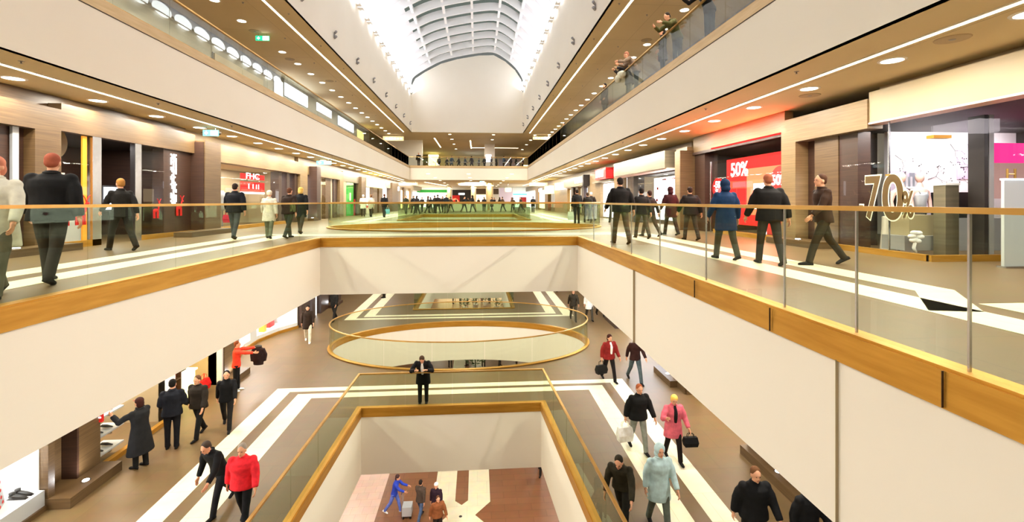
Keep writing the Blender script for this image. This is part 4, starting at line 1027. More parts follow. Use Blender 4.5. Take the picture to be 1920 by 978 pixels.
LM.part(t, 'lit_slit', 'whitelight', (27.75,27.95,.25,.3,.1,2.6))
# D: small walnut portal
t = LM.t('shopfront', 'narrow walnut portal with a yellow lit display, left main side', 'shopfront', 31)
LM.part(t, 'post', 'woodlight', (29.0,29.6,-.12,.3,0,3.25)); LM.part(t, 'post', 'woodlight', (33.6,34.5,-.12,.3,0,3.25)); LM.part(t, 'header', 'woodlight', (29.6,33.6,-.12,.3,2.65,3.25))
LM.part(t, 'dark_post', 'wood', (31.0,32.1,.05,.3,0,2.65)); LM.part(t, 'dark_post', 'wooddark', (32.7,33.5,.05,.3,0,2.65)); LM.part(t, 'lit_slit', 'coolight', (32.2,32.5,.2,.24,.1,2.65))
LM.part(t, 'glass_pane', 'shopglass', (29.62,30.98,.04,.055,.1,2.65))
room(LM, 29.7, 32.6, 1.6, 'beige', 2.62, nm='portal_shop', p=130)
t = LM.t('ornament_strip', 'dangling yellow and black ornaments in the narrow walnut portal', 'decoration', 30.3, .4)
m = MB(); rr = random.Random(9)
for i in range(24): m.ell((LM.x(.4+rr.uniform(0,.2)), 30.2+rr.uniform(-.4,.4), .3+i*.09), (.05,.06,.05), 8, 6)
m.build('baubles', M['yellowlight'], t); LM.part(t, 'string', 'steel', (30.2,30.21,.5,.51,.3,2.7))
# E: green shop
t = LM.t('shopfront', 'shopfront with bright green wall in the left main row', 'shopfront', 36.5)
LM.part(t, 'header', 'metalpanel', (34.5,39.0,-.08,.3,2.6,3.3)); LM.part(t, 'post', 'beige', (34.5,35.4,-.05,.25,0,2.6)); LM.part(t, 'pillar', 'wood', (39.0,40.6,-.3,.4,0,3.15))
LM.part(t, 'glass_pane', 'shopglass', (35.4,39.0,.02,.035,.1,2.6))
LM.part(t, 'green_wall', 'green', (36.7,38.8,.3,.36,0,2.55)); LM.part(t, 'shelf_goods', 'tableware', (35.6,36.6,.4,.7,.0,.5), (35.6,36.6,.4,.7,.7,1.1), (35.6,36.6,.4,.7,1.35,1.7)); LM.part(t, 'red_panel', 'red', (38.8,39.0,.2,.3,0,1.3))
LM.part(t, 'gold_figure', 'yellowlight', (37.6,37.8,.24,.28,1.2,1.8))
room(LM, 35.4, 39.0, 1.8, 'white', 2.65, nm='green_shop', p=150)
# F: white-lit shop with yellow-green sign
t = LM.t('shopfront', 'shopfront with yellow-green lightbox above bright white windows', 'shopfront', 46)
LM.part(t, 'sign_box', 'yellowlight', (40.8,48.8,-.35,.0,2.45,3.2)); LM.part(t, 'sign_face', 'whitelight', (43.0,46.5,-.37,-.35,2.55,3.1))
LM.part(t, 'lit_window', 'whitelight', (40.8,44.4,.3,.36,.6,2.4)); LM.part(t, 'lit_window', 'whitelight', (49.4,52.4,.3,.36,.6,2.6))
LM.part(t, 'post', 'wood', (44.6,46.2,-.05,.3,0,2.45)); LM.part(t, 'post', 'wood', (47.0,48.8,-.05,.3,0,2.45)); LM.part(t, 'header', 'beige', (48.8,52.8,-.1,.3,2.6,3.3)); LM.part(t, 'post', 'wood', (52.8,56.5,-.3,.3,0,3.2)); LM.part(t, 'red_base', 'red', (40.8,44.4,.2,.3,.55,.75)); LM.part(t, 'goods', 'tableware', (40.8,44.4,.15,.3,0,.55))
t = LM.t('shopfront', 'last pale shopfronts on the left main side near the far end', 'shopfront', 62)
LM.part(t, 'post', 'woodlight', (58,60,-.05,.3,0,3.0)); LM.part(t, 'post', 'wood', (63,64.5,-.05,.3,0,3.0)); LM.part(t, 'post', 'woodlight', (69,71,-.05,.3,0,3.0)); LM.part(t, 'lit_window', 'warmlight', (60,63,.2,.3,.2,2.6)); LM.part(t, 'lit_window', 'warmlight', (64.5,69,.2,.3,.2,2.6)); LM.part(t, 'lit_window', 'whitelight', (71,82,.2,.3,.2,2.6)); LM.part(t, 'sign', 'coolight', (56.8,57.6,-.3,.0,2.4,2.9))

# --- right main: lingerie corner shop ---------------------------------------------------
t = RM.t('shopfront', 'glazed corner shopfront on the right with -70% lettering and brass base', 'shopfront', 8.15)
RM.part(t, 'header', 'beige', (2.0,9.47,-.02,.3,2.84,3.5)); RM.part(t, 'header_lip', M['mskin'], (2.0,9.9,-.04,.3,2.80,2.84))
RM.part(t, 'glass_pane', 'shopglass', (9.06,10.3,.05,.065,.12,2.8)); RM.part(t, 'glass_pane', 'shopglass', (8.15,9.04,.05,.065,.12,2.8))
RM.part(t, 'glass_edge', 'steel', (9.04,9.06,.04,.07,.1,2.8))
MB().box(8.57, 9.95, 8.14, 8.155, .12, 2.8).build('glass_return', M['shopglass'], t)
RM.part(t, 'base_rail', 'brass', (8.15,11.0,.0,.12,0,.12)); MB().box(8.5, 10.0, 8.1, 8.2, 0, .12).build('base_return', M['brass'], t)
for z in (1.68,): MB().box(8.52, 8.62, 8.99, 9.11, z-.01, z+.02).build('glass_clamp', M['brass'], t)
MB().box(8.50, 8.86, 8.05, 8.2, 2.32, 2.38).build('glass_clamp', M['brass'], t)
MB().box(10.0, 10.02, 7.55, 8.6, .1, 2.5).build('door_leaf', M['shopglass'], t)
for dx in (-.07, .09):
    m = MB(); m.tube([(10.0+dx,8.0,.55),(10.0+dx,8.0,1.75)], .02, 10)
    for z in (.65,1.65): m.tube([(10.0,8.0,z),(10.0+dx,8.0,z)], .012, 8)
    m.build('door_handle', M['rail'], t)
MB().box(9.70, 9.78, 8.2, 8.5, 0, 2.8).build('mullion', M['dark'], t); MB().box(9.80, 9.90, 8.2, 8.3, 0, 2.8).build('mullion', M['grey'], t)
# -70% lettering on the glass
t = RM.t('window_lettering', 'large olive -70% lettering with white outline on the right shop glass', 'lettering', 9.1, .03, 1.2)
def letters(body, u, z, size, sx):
    text('outline', body, (RM.x(.030), u, z), ROT_R, size, M['whitedecal'], t, .002, .045, sx)
    text('fill', body, (RM.x(.022), u, z), ROT_R, size, M['olive'], t, .003, .018, sx)
letters('7', 9.44, 1.17, 1.30, .62); letters('0', 8.94, 1.17, 1.30, .80); letters('%', 8.60, 1.05, .72, .50); letters('-', 9.72, 1.06, .7, .5)
# interior
struct('wall_corner_shop_back', MB().box(10.35, 14, 11.0, 11.1, 0, 2.9), M['white'])
struct('wall_corner_shop_side', MB().box(9.05, 10.35, 11.3, 11.4, 0, 2.9), M['dark'])
struct('wall_corner_shop_right', MB().box(13.9, 14, 2, 11, 0, 2.9), M['dark'])
struct('ceiling_corner_shop', MB().box(8.81, 13.89, 2.0, 11.3, 2.9, 2.96), M['dark'])
area('shop_light', (11.9, 10.1, 2.84), (R(35),0,0), 2.6, .4, 55, (1,.93,.96)); area('shop_light', (9.4, 9.3, 2.84), (0,0,0), .8, 1.2, 40, (1,.93,.9)); area('shop_light', (11.5, 6.5, 2.84), (0,0,0), 2.5, 2, 90, (1,.9,.95))
t = thing('wall_mural', 'white wall mural with lilac blocks and thin black blossom branches in the corner shop', 'mural', (10.4,10.98,.0))
MB().box(10.37, 12.95, 10.97, 11.0, .0, 2.86).build('panel', M['white'], t)
m = MB(); m.box(10.37,10.95,10.95,10.97,.7,1.9); m.box(10.95,11.6,10.95,10.97,.7,1.35); m.box(12.2,12.95,10.95,10.97,1.7,2.86); m.box(12.2,12.95,10.95,10.97,.2,.8); m.build('lilac_block', M['lilac'], t)
m = MB(); rr = random.Random(3)
def branch(x, z, a, l, r, d):
    x2 = x+math.cos(a)*l; z2 = z+math.sin(a)*l
    m.tube([(x,10.945,z),(x2,10.945,z2)], [r, r*.7], 5)
    if d > 0:
        for q in (-1, 1):
            if rr.random() < .85: branch(x2, z2, a+q*rr.uniform(.3,.9), l*rr.uniform(.55,.85), r*.7, d-1)
    else: m.ell((x2,10.94,z2),(.016,.006,.016),6,4)
for x, z, a in ((10.5,2.3,-.6),(10.9,1.75,.2),(11.4,1.7,.3),(12.3,2.0,.1),(12.9,2.0,2.9),(12.0,2.6,-.9),(12.6,1.2,1.6)): branch(x, z, a, .22, .008, 4)
m.build('branches', M['black'], t)
t = thing('display_cube', 'dark display cube behind the corner shop mannequins', 'display', (11.3,10.2,0))
MB().box(10.9,11.6,10.0,10.4,.75,1.35).build('cube', M['black'], t); MB().box(10.95,11.05,9.98,10.0,.78,1.32).build('gold_stripe', M['brass'], t); MB().box(10.6,12.3,9.9,10.5,.0,.75).build('base', M['grey'], t)
t = thing('display_shelf', 'small white shelf with standing boxes high on the mural', 'shelf', (10.7,10.8,1.45))
MB().box(10.55,10.95,10.7,10.95,1.45,1.5).build('board', M['white'], t); m = MB(); m.box(10.6,10.66,10.75,10.9,1.5,1.85); m.box(10.72,10.78,10.75,10.9,1.5,1.75); m.box(10.84,10.9,10.75,10.9,1.5,1.85); m.build('boxes', M['silver'], t)
def bust(name, label, x, y, z, top, dress, head=True, s=1.0, stand=True, face=0):
    t = thing(name, label, 'mannequin', (x,y,z))
    m = MB(); m.loft([((x,y,z+.0*s),.13*s,.10*s),((x,y,z+.12*s),.125*s,.095*s),((x,y,z+.25*s),.11*s,.085*s),((x,y,z+.42*s),.155*s,.11*s),((x,y,z+.52*s),.17*s,.09*s),((x,y,z+.58*s),.08*s,.06*s),((x,y,z+.66*s),.05*s,.05*s)])
    if head: m.ell((x,y,z+.78*s),(.075*s,.09*s,.115*s))
    for q in (-1,1): m.tube([(x+q*.16*s,y,z+.5*s),(x+q*.22*s,y,z+.3*s),(x+q*.20*s,y-.05,z+.1*s)],[.05*s,.042*s,.035*s],10)
    me = remesh(m, 'torso', .014, 2); me.materials.append(top); o = bpy.data.objects.new('torso', me); COL.objects.link(o); o.parent = t; o.matrix_parent_inverse = t.matrix_basis.inverted()
    g = MB(); g.loft([((x,y,z+.02*s),.142*s,.112*s),((x,y,z+.25*s),.122*s,.097*s),((x,y,z+.40*s),.168*s,.125*s),((x,y,z+.46*s),.150*s,.110*s)]); 
    for q in (-1,1): g.tube([(x+q*.09*s,y-.10*s,z+.44*s),(x+q*.10*s,y-.03*s,z+.57*s),(x+q*.09*s,y+.06*s,z+.46*s)], .012*s, 6)
    g.build('garment', dress, t, True)
    if stand: q = MB(); q.cyl(x, y, z-.02, z+.02, .12); q.build('base', M['steel'], t)
    return t
bust('mannequin', 'bust form in a dark navy top beside the pink wall, far right', 11.05, 7.9, 1.42, M['mskin'], cloth(20,20,40), False, .9)
t = thing('display_table', 'white display shelf under the navy top bust', 'shelf', (11.0,7.9,0)); MB().box(10.6,11.7,7.6,8.2,1.36,1.40).build('board', M['white'], t); MB().box(10.7,10.76,7.65,7.7,0,1.36).build('leg', M['steel'], t); MB().box(11.5,11.56,7.65,7.7,0,1.36).build('leg', M['steel'], t); MB().box(10.7,10.76,8.1,8.15,0,1.36).build('leg', M['steel'], t); MB().box(11.5,11.56,8.1,8.15,0,1.36).build('leg', M['steel'], t)
t = thing('pink_wall_panel', 'bright pink band on the corner shop wall, far right', 'wall panel', (12.5,9.5,1.8)); MB().box(11.2,13.9,9.6,9.65,2.0,2.45).build('pink_band', M['pinklight'], t); MB().box(11.2,13.9,9.6,9.66,1.2,2.0).build('pale_panel', M['mskin'], t)
bust('mannequin', 'mannequin wrapped in pale clear film behind the -70% lettering', 9.95, 9.75, .85, M['mskin'], M['silver'], True, 1.05)
bust('mannequin', 'dark headed mannequin left of the film-wrapped one in the corner shop', 9.35, 9.6, .80, M['mskin'], M['black'], True, 1.1)
t = thing('display_plinth', 'tall pale grey plinth standing inside the corner shop glass', 'plinth', (9.55,8.75,0)); MB().box(9.33,9.62,8.6,8.85,.0,1.46).build('block', M['metalpanel'], t); MB().box(9.31,9.64,8.58,8.87,1.46,1.5).build('cap', M['white'], t)
t = thing('display_box', 'low beige and grey display boxes with a white bow behind the shop glass', 'display', (9.2,9.0,0))
MB().box(9.0,9.6,9.05,9.5,.42,.85).build('upper_box', M['beige'], t); MB().box(8.8,9.7,8.95,9.5,.12,.42).build('lower_box', M['grey'], t)
m = MB()
for a in range(6): m.ell((8.85+.09*math.cos(a), 8.75, .42+.09*math.sin(a)), (.09,.05,.05), 8, 6)
m.tube([(8.85,8.75,.4),(8.8,8.75,.2),(8.84,8.75,.1)], .03, 6); m.build('bow', M['white'], t, True)
t = thing('display_column', 'white mannequin stand column low behind the -70% lettering', 'display', (9.3,9.75,0)); MB().lathe(9.15, 9.7, [(0,.16),(.5,.13),(.8,.12)], 14).build('column', M['tableware'], t); MB().cyl(9.35, 9.65, 0, .8, .02).build('pole', M['steel'], t)
for x, y, lb in ((8.98,7.28,'pale grey security gate panel at the right frame edge'),):
    t = thing('security_gate', lb, 'security gate', (x,y,0)); MB().box(x,x+.42,y,y+.05,.0,1.5).build('panel', M['silver'], t); MB().box(x-.01,x+.43,y-.01,y+.06,1.5,1.53).build('top_lamp', M['coolight'], t); MB().box(x-.03,x+.45,y-.05,y+.1,0,.03).build('foot', M['steel'], t)
# walnut portal beside it
t = RM.t('shopfront_portal', 'walnut portal with a pink lit slit left of the corner shop', 'portal', 11.5)
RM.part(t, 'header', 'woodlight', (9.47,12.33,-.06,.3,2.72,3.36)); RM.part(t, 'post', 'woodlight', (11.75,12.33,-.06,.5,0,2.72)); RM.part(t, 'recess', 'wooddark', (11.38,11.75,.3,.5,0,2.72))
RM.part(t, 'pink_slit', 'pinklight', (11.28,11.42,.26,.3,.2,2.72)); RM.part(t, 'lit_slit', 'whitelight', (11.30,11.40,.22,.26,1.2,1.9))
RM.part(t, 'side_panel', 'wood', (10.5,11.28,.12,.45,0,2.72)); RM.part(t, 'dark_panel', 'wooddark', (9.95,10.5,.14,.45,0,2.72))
plinth(RM, 10.5, 12.33, -.5, .12, 'wood', 'walnut plinth with a small lamp under the portal of the corner shop')
# shop 2: red posters
t = RM.t('shopfront', 'dark walnut shopfront with glowing red sale posters', 'shopfront', 15)
RM.part(t, 'red_edge', 'redlight', (12.4,16.3,-.02,.0,3.02,3.07)); RM.part(t, 'header_lip', 'wooddark', (12.33,17.8,.0,.3,2.95,3.05)); RM.part(t, 'base_rail', 'brass', (12.33,16.2,.0,.12,0,.14))
RM.part(t, 'glass_pane', 'shopglass', (12.36,14.2,.05,.065,.14,2.95)); RM.part(t, 'glass_pane', 'shopglass', (14.22,16.2,.05,.065,.14,2.95)); RM.part(t, 'dark_post', 'wooddark', (17.0,17.8,.1,.6,0,2.95)); RM.part(t, 'glass_edge', 'steel', (16.55,16.6,.1,.14,0,2.6))
room(RM, 12.4, 17.7, 2.6, 'dark', 2.95, nm='red_shop', p=50)
area('red_edge_light', (RM.x(-.12), 14.3, 3.06), (0,R(-160),0), .06, 4.2, 46, (1,.10,.05)); area('poster_light', (RM.x(.2), 13.9, 1.6), (0,R(90),0), 1.6, 2.2, 60, (1,.16,.08))
t = RM.t('round_sign', 'round red -50% sign on the dark red shop entrance', 'sign', 16.1, .0, 1.6)
m = MB(); m.tube([(RM.x(.12),16.1,1.62),(RM.x(.16),16.1,1.62)], [.36,.36], 28); m.build('disc', M['redlight'], t); text('lettering', '-50', (RM.x(.10), 16.1, 1.72), ROT_R, .34, M['whitelight'], t, off=.006); text('lettering', '%', (RM.x(.10), 16.1, 1.47), ROT_R, .26, M['whitelight'], t)
t = RM.t('sale_poster', 'large glowing red and orange poster with white -50 numerals, right shop window', 'poster', 14, .5, .5)
RM.part(t, 'panel', 'redlight', (12.4,15.9,.35,.4,.35,2.6)); RM.part(t, 'hot_panel', 'orangelight', (12.7,14.6,.31,.35,.7,2.2)); RM.part(t, 'bright_panel', 'whitelight', (13.3,14.2,.29,.31,.9,1.7))
text('lettering', '50%', (RM.x(.28), 15.0, 2.2), ROT_R, .62, M['whitelight'], t, off=.01); text('lettering', '50%', (RM.x(.23), 12.85, 1.75), ROT_R, .42, M['whitelight'], t, off=.01)
m = MB(); m.tube([(RM.x(.25),12.85,1.75),(RM.x(.28),12.85,1.75)], [.42,.42], 24); m.build('red_disc', M['red'], t)
t = RM.t('wall_photo', 'grey white interior panel left of the red posters', 'panel', 15.4, 1.2); RM.part(t, 'panel', 'tableware', (15.2,16.2,1.2,1.25,.7,1.4)); RM.part(t, 'upper_panel', 'grey', (15.2,16.2,1.2,1.25,1.75,2.5))
t = RM.t('gift_stack', 'red wrapped boxes low in the red poster window', 'box', 13.6, .3); RM.part(t, 'box', 'red', (13.2,13.8,.25,.5,.14,.55)); RM.part(t, 'ribbon', 'whitelight', (13.46,13.5,.24,.25,.14,.55))
t = RM.t('walnut_pillar', 'walnut pillar between the red shop and the bright screen shop', 'pillar', 18.3)
RM.part(t, 'shaft', 'woodlight', (17.85,18.85,-.2,.5,0,3.3)); RM.part(t, 'dark_face', 'wood', (17.8,17.85,-.5,.3,0,3.15)); RM.part(t, 'fin', 'woodlight', (17.85,18.3,-.5,-.2,0,3.15))
# shop 3: bright screen
t = RM.t('shopfront', 'shopfront with champagne metal fascia above a huge bright white screen', 'shopfront', 22)
RM.part(t, 'metal_fascia', 'metalpanel', (19.2,26.6,-.55,.0,2.55,3.3)); RM.part(t, 'pink_edge', 'mskin', (19.0,26.6,-.5,.0,2.5,2.55)); RM.part(t, 'dark_ceiling', 'dark', (18.9,24.3,.1,1.4,2.45,2.6))
RM.part(t, 'glass_pane', 'shopglass', (18.9,21.6,.05,.065,.1,2.5)); RM.part(t, 'glass_pane', 'shopglass', (21.65,24.2,.05,.065,.1,2.5))
RM.part(t, 'dark_post', 'dark', (24.2,24.9,.05,.4,0,2.5)); RM.part(t, 'post', 'wood', (25.3,26.0,.05,.4,0,2.5)); RM.part(t, 'lit_slit', 'whitelight', (24.95,25.15,.2,.24,.1,2.5)); RM.part(t, 'lit_slit', 'whitelight', (26.2,26.5,.2,.24,.1,2.5)); RM.part(t, 'post', 'woodlight', (26.8,27.9,-.15,.4,0,3.2))
t = RM.t('lit_screen', 'huge glowing white screen with small red words and coloured spots', 'screen', 21.5, .9)
RM.part(t, 'screen', 'whitelight', (18.95,24.1,.9,.95,.2,2.35))
m = MB()
for u in (20.3,21.4,22.5): RM.b(m, u, u+.5, .88, .9, 2.2, 2.27)
for u, z in ((23.6,1.8),(23.7,1.2),(21.0,1.1),(20.6,.6),(22.1,1.5)): m.ell((RM.x(.89),u,z),(.01,.14,.08),10,6)
m.build('red_marks', M['red'], t)
# shop 4: white window and red sign cube
t = RM.t('shopfront', 'tall white lit window below a red and white sign cube', 'shopfront', 29.6)
RM.part(t, 'lit_window', 'whitelight', (28.0,31.2,.1,.16,.1,2.3)); RM.part(t, 'header', 'woodlight', (27.9,32.0,-.05,.3,2.35,3.0)); RM.part(t, 'sign_cube', 'red', (28.3,30.9,-.55,.0,2.55,3.25)); RM.part(t, 'sign_face', 'whitelight', (28.9,30.7,-.57,-.55,2.7,3.15)); RM.part(t, 'side_pillar', 'woodlight', (31.2,34.2,-.1,.3,0,3.0)); RM.part(t, 'canopy', 'metalpanel', (28.0,32.6,-.35,.0,2.38,2.5))
MB().box(RM.x(-.55), RM.x(-.1), 28.28, 28.3, 2.7, 3.1).build('end_face', M['redlight'], t)
t = RM.t('shopfront', 'two small shopfronts with lit signs in the right row, mid distance', 'shopfront', 38)
RM.part(t, 'metal_fascia', 'metalpanel', (35.0,43.0,-.45,.0,2.35,3.1)); RM.part(t, 'sign_face', 'whitelight', (35.2,37.8,-.5,-.45,2.6,2.9)); RM.part(t, 'sign_end', 'dark', (34.6,35.0,-.5,.0,2.3,3.15))
for i, u in enumerate((34.3,36.4,38.6,40.5,43.2)): RM.part(t, 'post', ('woodlight','wooddark','wood','wooddark','woodlight')[i], (u,u+.9,-.05,.3,0,2.35))
RM.part(t, 'lit_window', 'warmlight', (37.4,38.5,.2,.25,.2,2.2)); RM.part(t, 'lit_window', 'coolight', (35.4,36.3,.2,.25,.6,2.2)); RM.part(t, 'lit_window', 'warmlight', (41.6,43.1,.2,.25,.2,2.2)); 
RM.part(t, 'sign_box', 'coolight', (43.8,47.6,-.5,-.1,2.3,2.95)); RM.part(t, 'post', 'woodlight', (44.2,50.5,.0,.3,0,2.3))
t = RM.t('shopfront', 'last right shopfronts with a yellow sign toward the far end', 'shopfront', 56)
RM.part(t, 'sign_box', 'yellowlight', (51.0,55.0,-.5,.0,2.0,2.9)); RM.part(t, 'post', 'wood', (55.0,57.5,-.1,.3,0,3.0)); RM.part(t, 'lit_window', 'warmlight', (57.5,64,.1,.2,.2,2.6)); RM.part(t, 'post', 'woodlight', (64,67,-.1,.3,0,3.0)); RM.part(t, 'lit_window', 'whitelight', (67,80,.1,.2,.2,2.6)); RM.part(t, 'round_lamp', 'coolight', (52,53.5,-1.4,-1.2,2.2,2.6))

# ------------------------------------------------------------------ far end of the main level
FE = 84.0
def fe(t, name, m, x0, x1, z0, z1, y=FE, d=.2): return MB().box(x0, x1, y, y+d, z0, z1).build(name, M[m] if isinstance(m,str) else m, t)
def px(x, y=FE): 
    tt = (x-960)/870; th = math.atan(65/870); return y*(tt*math.cos(th)+math.sin(th))/(-tt*math.sin(th)+math.cos(th))
t = thing('shopfront', 'wide brilliant white shop window at the far end, left of centre', 'shopfront', (px(805),FE,0)); fe(t,'lit_window','whitelight',px(786),px(837),.1,2.6); fe(t,'header','green',px(782),px(842),2.7,3.2)
t = thing('shopfront', 'dark shop with a red glowing ring sign at the far end', 'shopfront', (px(862),FE,0)); fe(t,'interior','dark',px(848),px(884),0,3.2); fe(t,'red_panel','red',px(848),px(862),.4,2.2,FE-.1,.1); fe(t,'blue_sign','coolight',px(860),px(871),2.3,2.6,FE-.1,.1)
m = MB(); m.tube([(px(853)+.6*math.cos(a), FE-.3, .9+.6*math.sin(a)) for a in [2*PI*i/24 for i in range(25)]], .14, 8); m.build('ring_sign', M['orangelight'], t)
for a, b, y, lb in ((883,893,72,'yellow lit round column at the far end, thinner one'), (911,925,62,'thick cream lit round column near the far end'), (838,847,78,'warm lit column at the far end beside the brilliant window')):
    xc = (px(a,y)+px(b,y))/2; r_ = (px(b,y)-px(a,y))/2
    t = thing('round_column', lb, 'column', (xc,y,0)); MB().cyl(xc, y, 0, SOFFIT_M, r_, n=24).build('shaft', M['beige'], t); MB().cyl(xc, y, SOFFIT_M-.5, SOFFIT_M-.4, r_*1.06, n=24).build('light_ring', M['warmlight'], t); MB().cyl(xc, y, 0, .12, r_*1.08, n=24).build('base', M['brass'], t)
    area('column_light', (xc-.2, y-r_-.5, SOFFIT_M-.1), (0,0,0), .3, .3, 120, (1,.85,.5))
t = thing('wall_panel', 'plain lilac grey wall panel at the far end, right of the thick column', 'wall panel', (px(948),FE-6,0)); fe(t,'panel','lilac',px(936,78),px(961,78),0,3.4,78)
t = thing('shopfront', 'turquoise lit shop at the far end on the right', 'shopfront', (px(985),FE,0)); fe(t,'lit_window','coolight',px(962),px(1008),.1,2.2); fe(t,'header','tealight',px(962),px(1008),2.25,2.5); fe(t,'kiosk','red',px(972),px(985),0,1.9,FE-2)
t = thing('shopfront', 'warm lit display between the far columns', 'shopfront', (px(900),FE,0)); fe(t,'lit_window','warmlight',px(893),px(911),0,2.3); fe(t,'header','wood',px(884),px(935),2.4,3.4)
t = thing('chandelier', 'cream drum chandelier hanging over the far concourse', 'chandelier', (px(953,60),60,2.6)); xc = px(953,60)
MB().lathe(xc, 60, [(2.35,.35),(2.5,.42),(2.85,.42),(2.9,.3)], 20).build('shade', M['yellowlight'], t); MB().cyl(xc,60,2.9,SOFFIT_M,.02).build('cord', M['steel'], t)
for i in range(6):
    x = -4.6+i*1.5
    t = thing('counter', 'low pale kiosk counter on the far main concourse', 'counter', (x,52+i%2*3,0), 0, 'kiosk counters on the far main concourse')
    MB().box(x,x+1.3,52+i%2*3,52.7+i%2*3,0,.95).build('body', M['tableware'], t); MB().box(x-.04,x+1.34,51.95+i%2*3,52.75+i%2*3,.95,1.0).build('top', M['woodlight'], t)

# ------------------------------------------------------------------ upper level shops
LT = Side(-1, 12.0, FLOOR_T); RT = Side(1, 10.4, FLOOR_T)
struct('wall_upper_left', LT.b(MB(), -8, 54, .3, .4, 0, 3.66), M['metalpanel'])
struct('wall_upper_right', RT.b(MB(), -8, 54, .3, .4, 0, 3.66), M['grey'])
for i, (u0,u1,z0,z1,m_,lb) in enumerate(((22.6,27.5,2.4,2.75,'beige','pale yellow sign band on the upper left side'),(29.1,30.2,2.4,3.3,'whitelight','bright white lit box on the upper left side'),(30.6,34.5,2.6,3.4,'coolight','cool white lit shop sign, upper left'),(36.5,40,2.8,3.4,'whitelight','white lit lettering board farther on the upper left'),(42,47,2.6,3.4,'coolight','pale blue lit sign near the far upper left'),(48.5,51,2.4,3.2,'yellowlight','yellow lit board near the far upper left'))):
    t = LT.t('lit_sign', lb, 'sign', u0, .2, z0); LT.part(t, 'lit_face', m_, (u0,u1,.2,.26,z0,z1)); LT.part(t, 'case', 'grey', (u0-.04,u1+.04,.26,.3,z0-.04,z1+.04))
for i, (u0,u1,z0,z1,m_,lb) in enumerate(((28.7,31.5,2.5,3.1,'whitelight','pinkish white lit shop sign after the rippled rib reflections, upper right'),(32,34.2,2.6,3.1,'coolight','second white lit shop sign on the upper right'),(35,38,2.6,3.2,'pinklight','pink lit shop sign on the upper right'),(39,43,2.8,3.4,'whitelight','white lit board toward the far upper right'),(46,50,2.6,3.2,'yellowlight','yellowish lit board at the far upper right'))):
    t = RT.t('lit_sign', lb, 'sign', u0, .2, z0); RT.part(t, 'lit_face', m_, (u0,u1,.2,.26,z0,z1)); RT.part(t, 'case', 'grey', (u0-.04,u1+.04,.26,.3,z0-.04,z1+.04))
# far end of the upper level: food court
struct('wall_food_court_left', MB().box(-14, -7.0, 60, 60.2, FLOOR_T, SOFFIT_T), M['cream'])
struct('wall_food_court_back', MB().box(-7, 14, 80, 80.2, FLOOR_T, SOFFIT_T), M['ceiling'])
for i, (a, b, z0, z1, m_, lb) in enumerate(((803,822,.4,3.4,'yellowlight','yellow lit food stall at the far upper left'),(838,868,.6,1.4,'tableware','pale green food counter at the far upper level'),(875,905,.8,1.6,'coolight','cool lit food counter left of the column'),(935,975,1.2,2.8,'lilac','lilac wall block at the far upper right'),(980,1000,.8,1.8,'warmlight','warm lit food counter at the far upper right'))):
    t = thing('food_stall', lb, 'stall', (px(a,76),76,FLOOR_T)); MB().box(px(a,76),px(b,76),76,76.6,FLOOR_T+z0,FLOOR_T+z1).build('lit_front', M[m_], t); MB().box(px(a,76),px(b,76),75.8,76.6,FLOOR_T,FLOOR_T+z0).build('counter', M['woodlight'], t)
xc = px(918, 64)
t = thing('round_column', 'pale column with coloured posters at the far upper level', 'column', (xc,64,FLOOR_T)); MB().box(xc-.7,xc+.7,63.5,64.5,FLOOR_T,SOFFIT_T).build('shaft', M['tableware'], t); MB().box(xc-.5,xc+.2,63.45,63.5,FLOOR_T+1.2,FLOOR_T+2.2).build('poster', M['coolight'], t)
for i in range(7):
    x = -5.2+i*1.75
    t = thing('cafe_table', 'small cafe table behind the far upper balustrade', 'table', (x,58.6,FLOOR_T), 0, 'cafe tables on the far upper level')
    MB().cyl(x,58.6,FLOOR_T+.72,FLOOR_T+.75,.38).build('top', M['tableware'], t); MB().cyl(x,58.6,FLOOR_T,FLOOR_T+.72,.03).build('leg', M['steel'], t)

# ------------------------------------------------------------------ lower level shops
LL = Side(-1, 9.0, FLOOR_L); RL = Side(1, 7.45, FLOOR_L)
# white shoe window at the bottom left
room(LL, 6.0, 10.38, 1.8, 'white', 3.3, nm='shoe_window', p=320, col=(1,1,1))
t = LL.t('shopfront', 'brilliant white shoe shop window at the bottom left corner', 'shopfront', 9.5)
LL.part(t, 'display_floor', 'white', (6,10.38,.05,1.8,.3,.42)); LL.part(t, 'green_edge', 'silver', (6,10.38,.0,.05,.1,.42)); LL.part(t, 'base_rail', 'wood', (6,10.38,-.05,.1,0,.1)); LL.part(t, 'glass_pane', 'shopglass', (6,10.36,.0,.012,.42,3.3))
def pyramid(mb, sd, u, w, z, b, h): x = sd.x(w); mb.add([(x-b,u-b,z),(x+b,u-b,z),(x+b,u+b,z),(x-b,u+b,z),(x,u,z+h)], [(3,2,1,0),(0,1,4),(1,2,4),(2,3,4),(3,0,4)])
t = LL.t('display_cone', 'silver tree shaped board with red ring stickers in the white shoe window', 'display', 9.45, .5, .42)
m = MB(); a_, b_ = (-9.42, 9.98), (-9.10, 9.45)
m.add([(a_[0],a_[1],L+.42),(b_[0],b_[1],L+.42),((a_[0]+b_[0])/2,(a_[1]+b_[1])/2,L+1.15),(a_[0]-.02,a_[1]+.05,L+.42),(b_[0]-.02,b_[1]+.05,L+.42),((a_[0]+b_[0])/2-.02,(a_[1]+b_[1])/2+.05,L+1.15)], [(0,1,2),(5,4,3),(0,3,4,1),(1,4,5,2),(2,5,3,0)]); m.build('board', M['silver'], t)
d_ = Vector((b_[0]-a_[0], b_[1]-a_[1], 0)); 
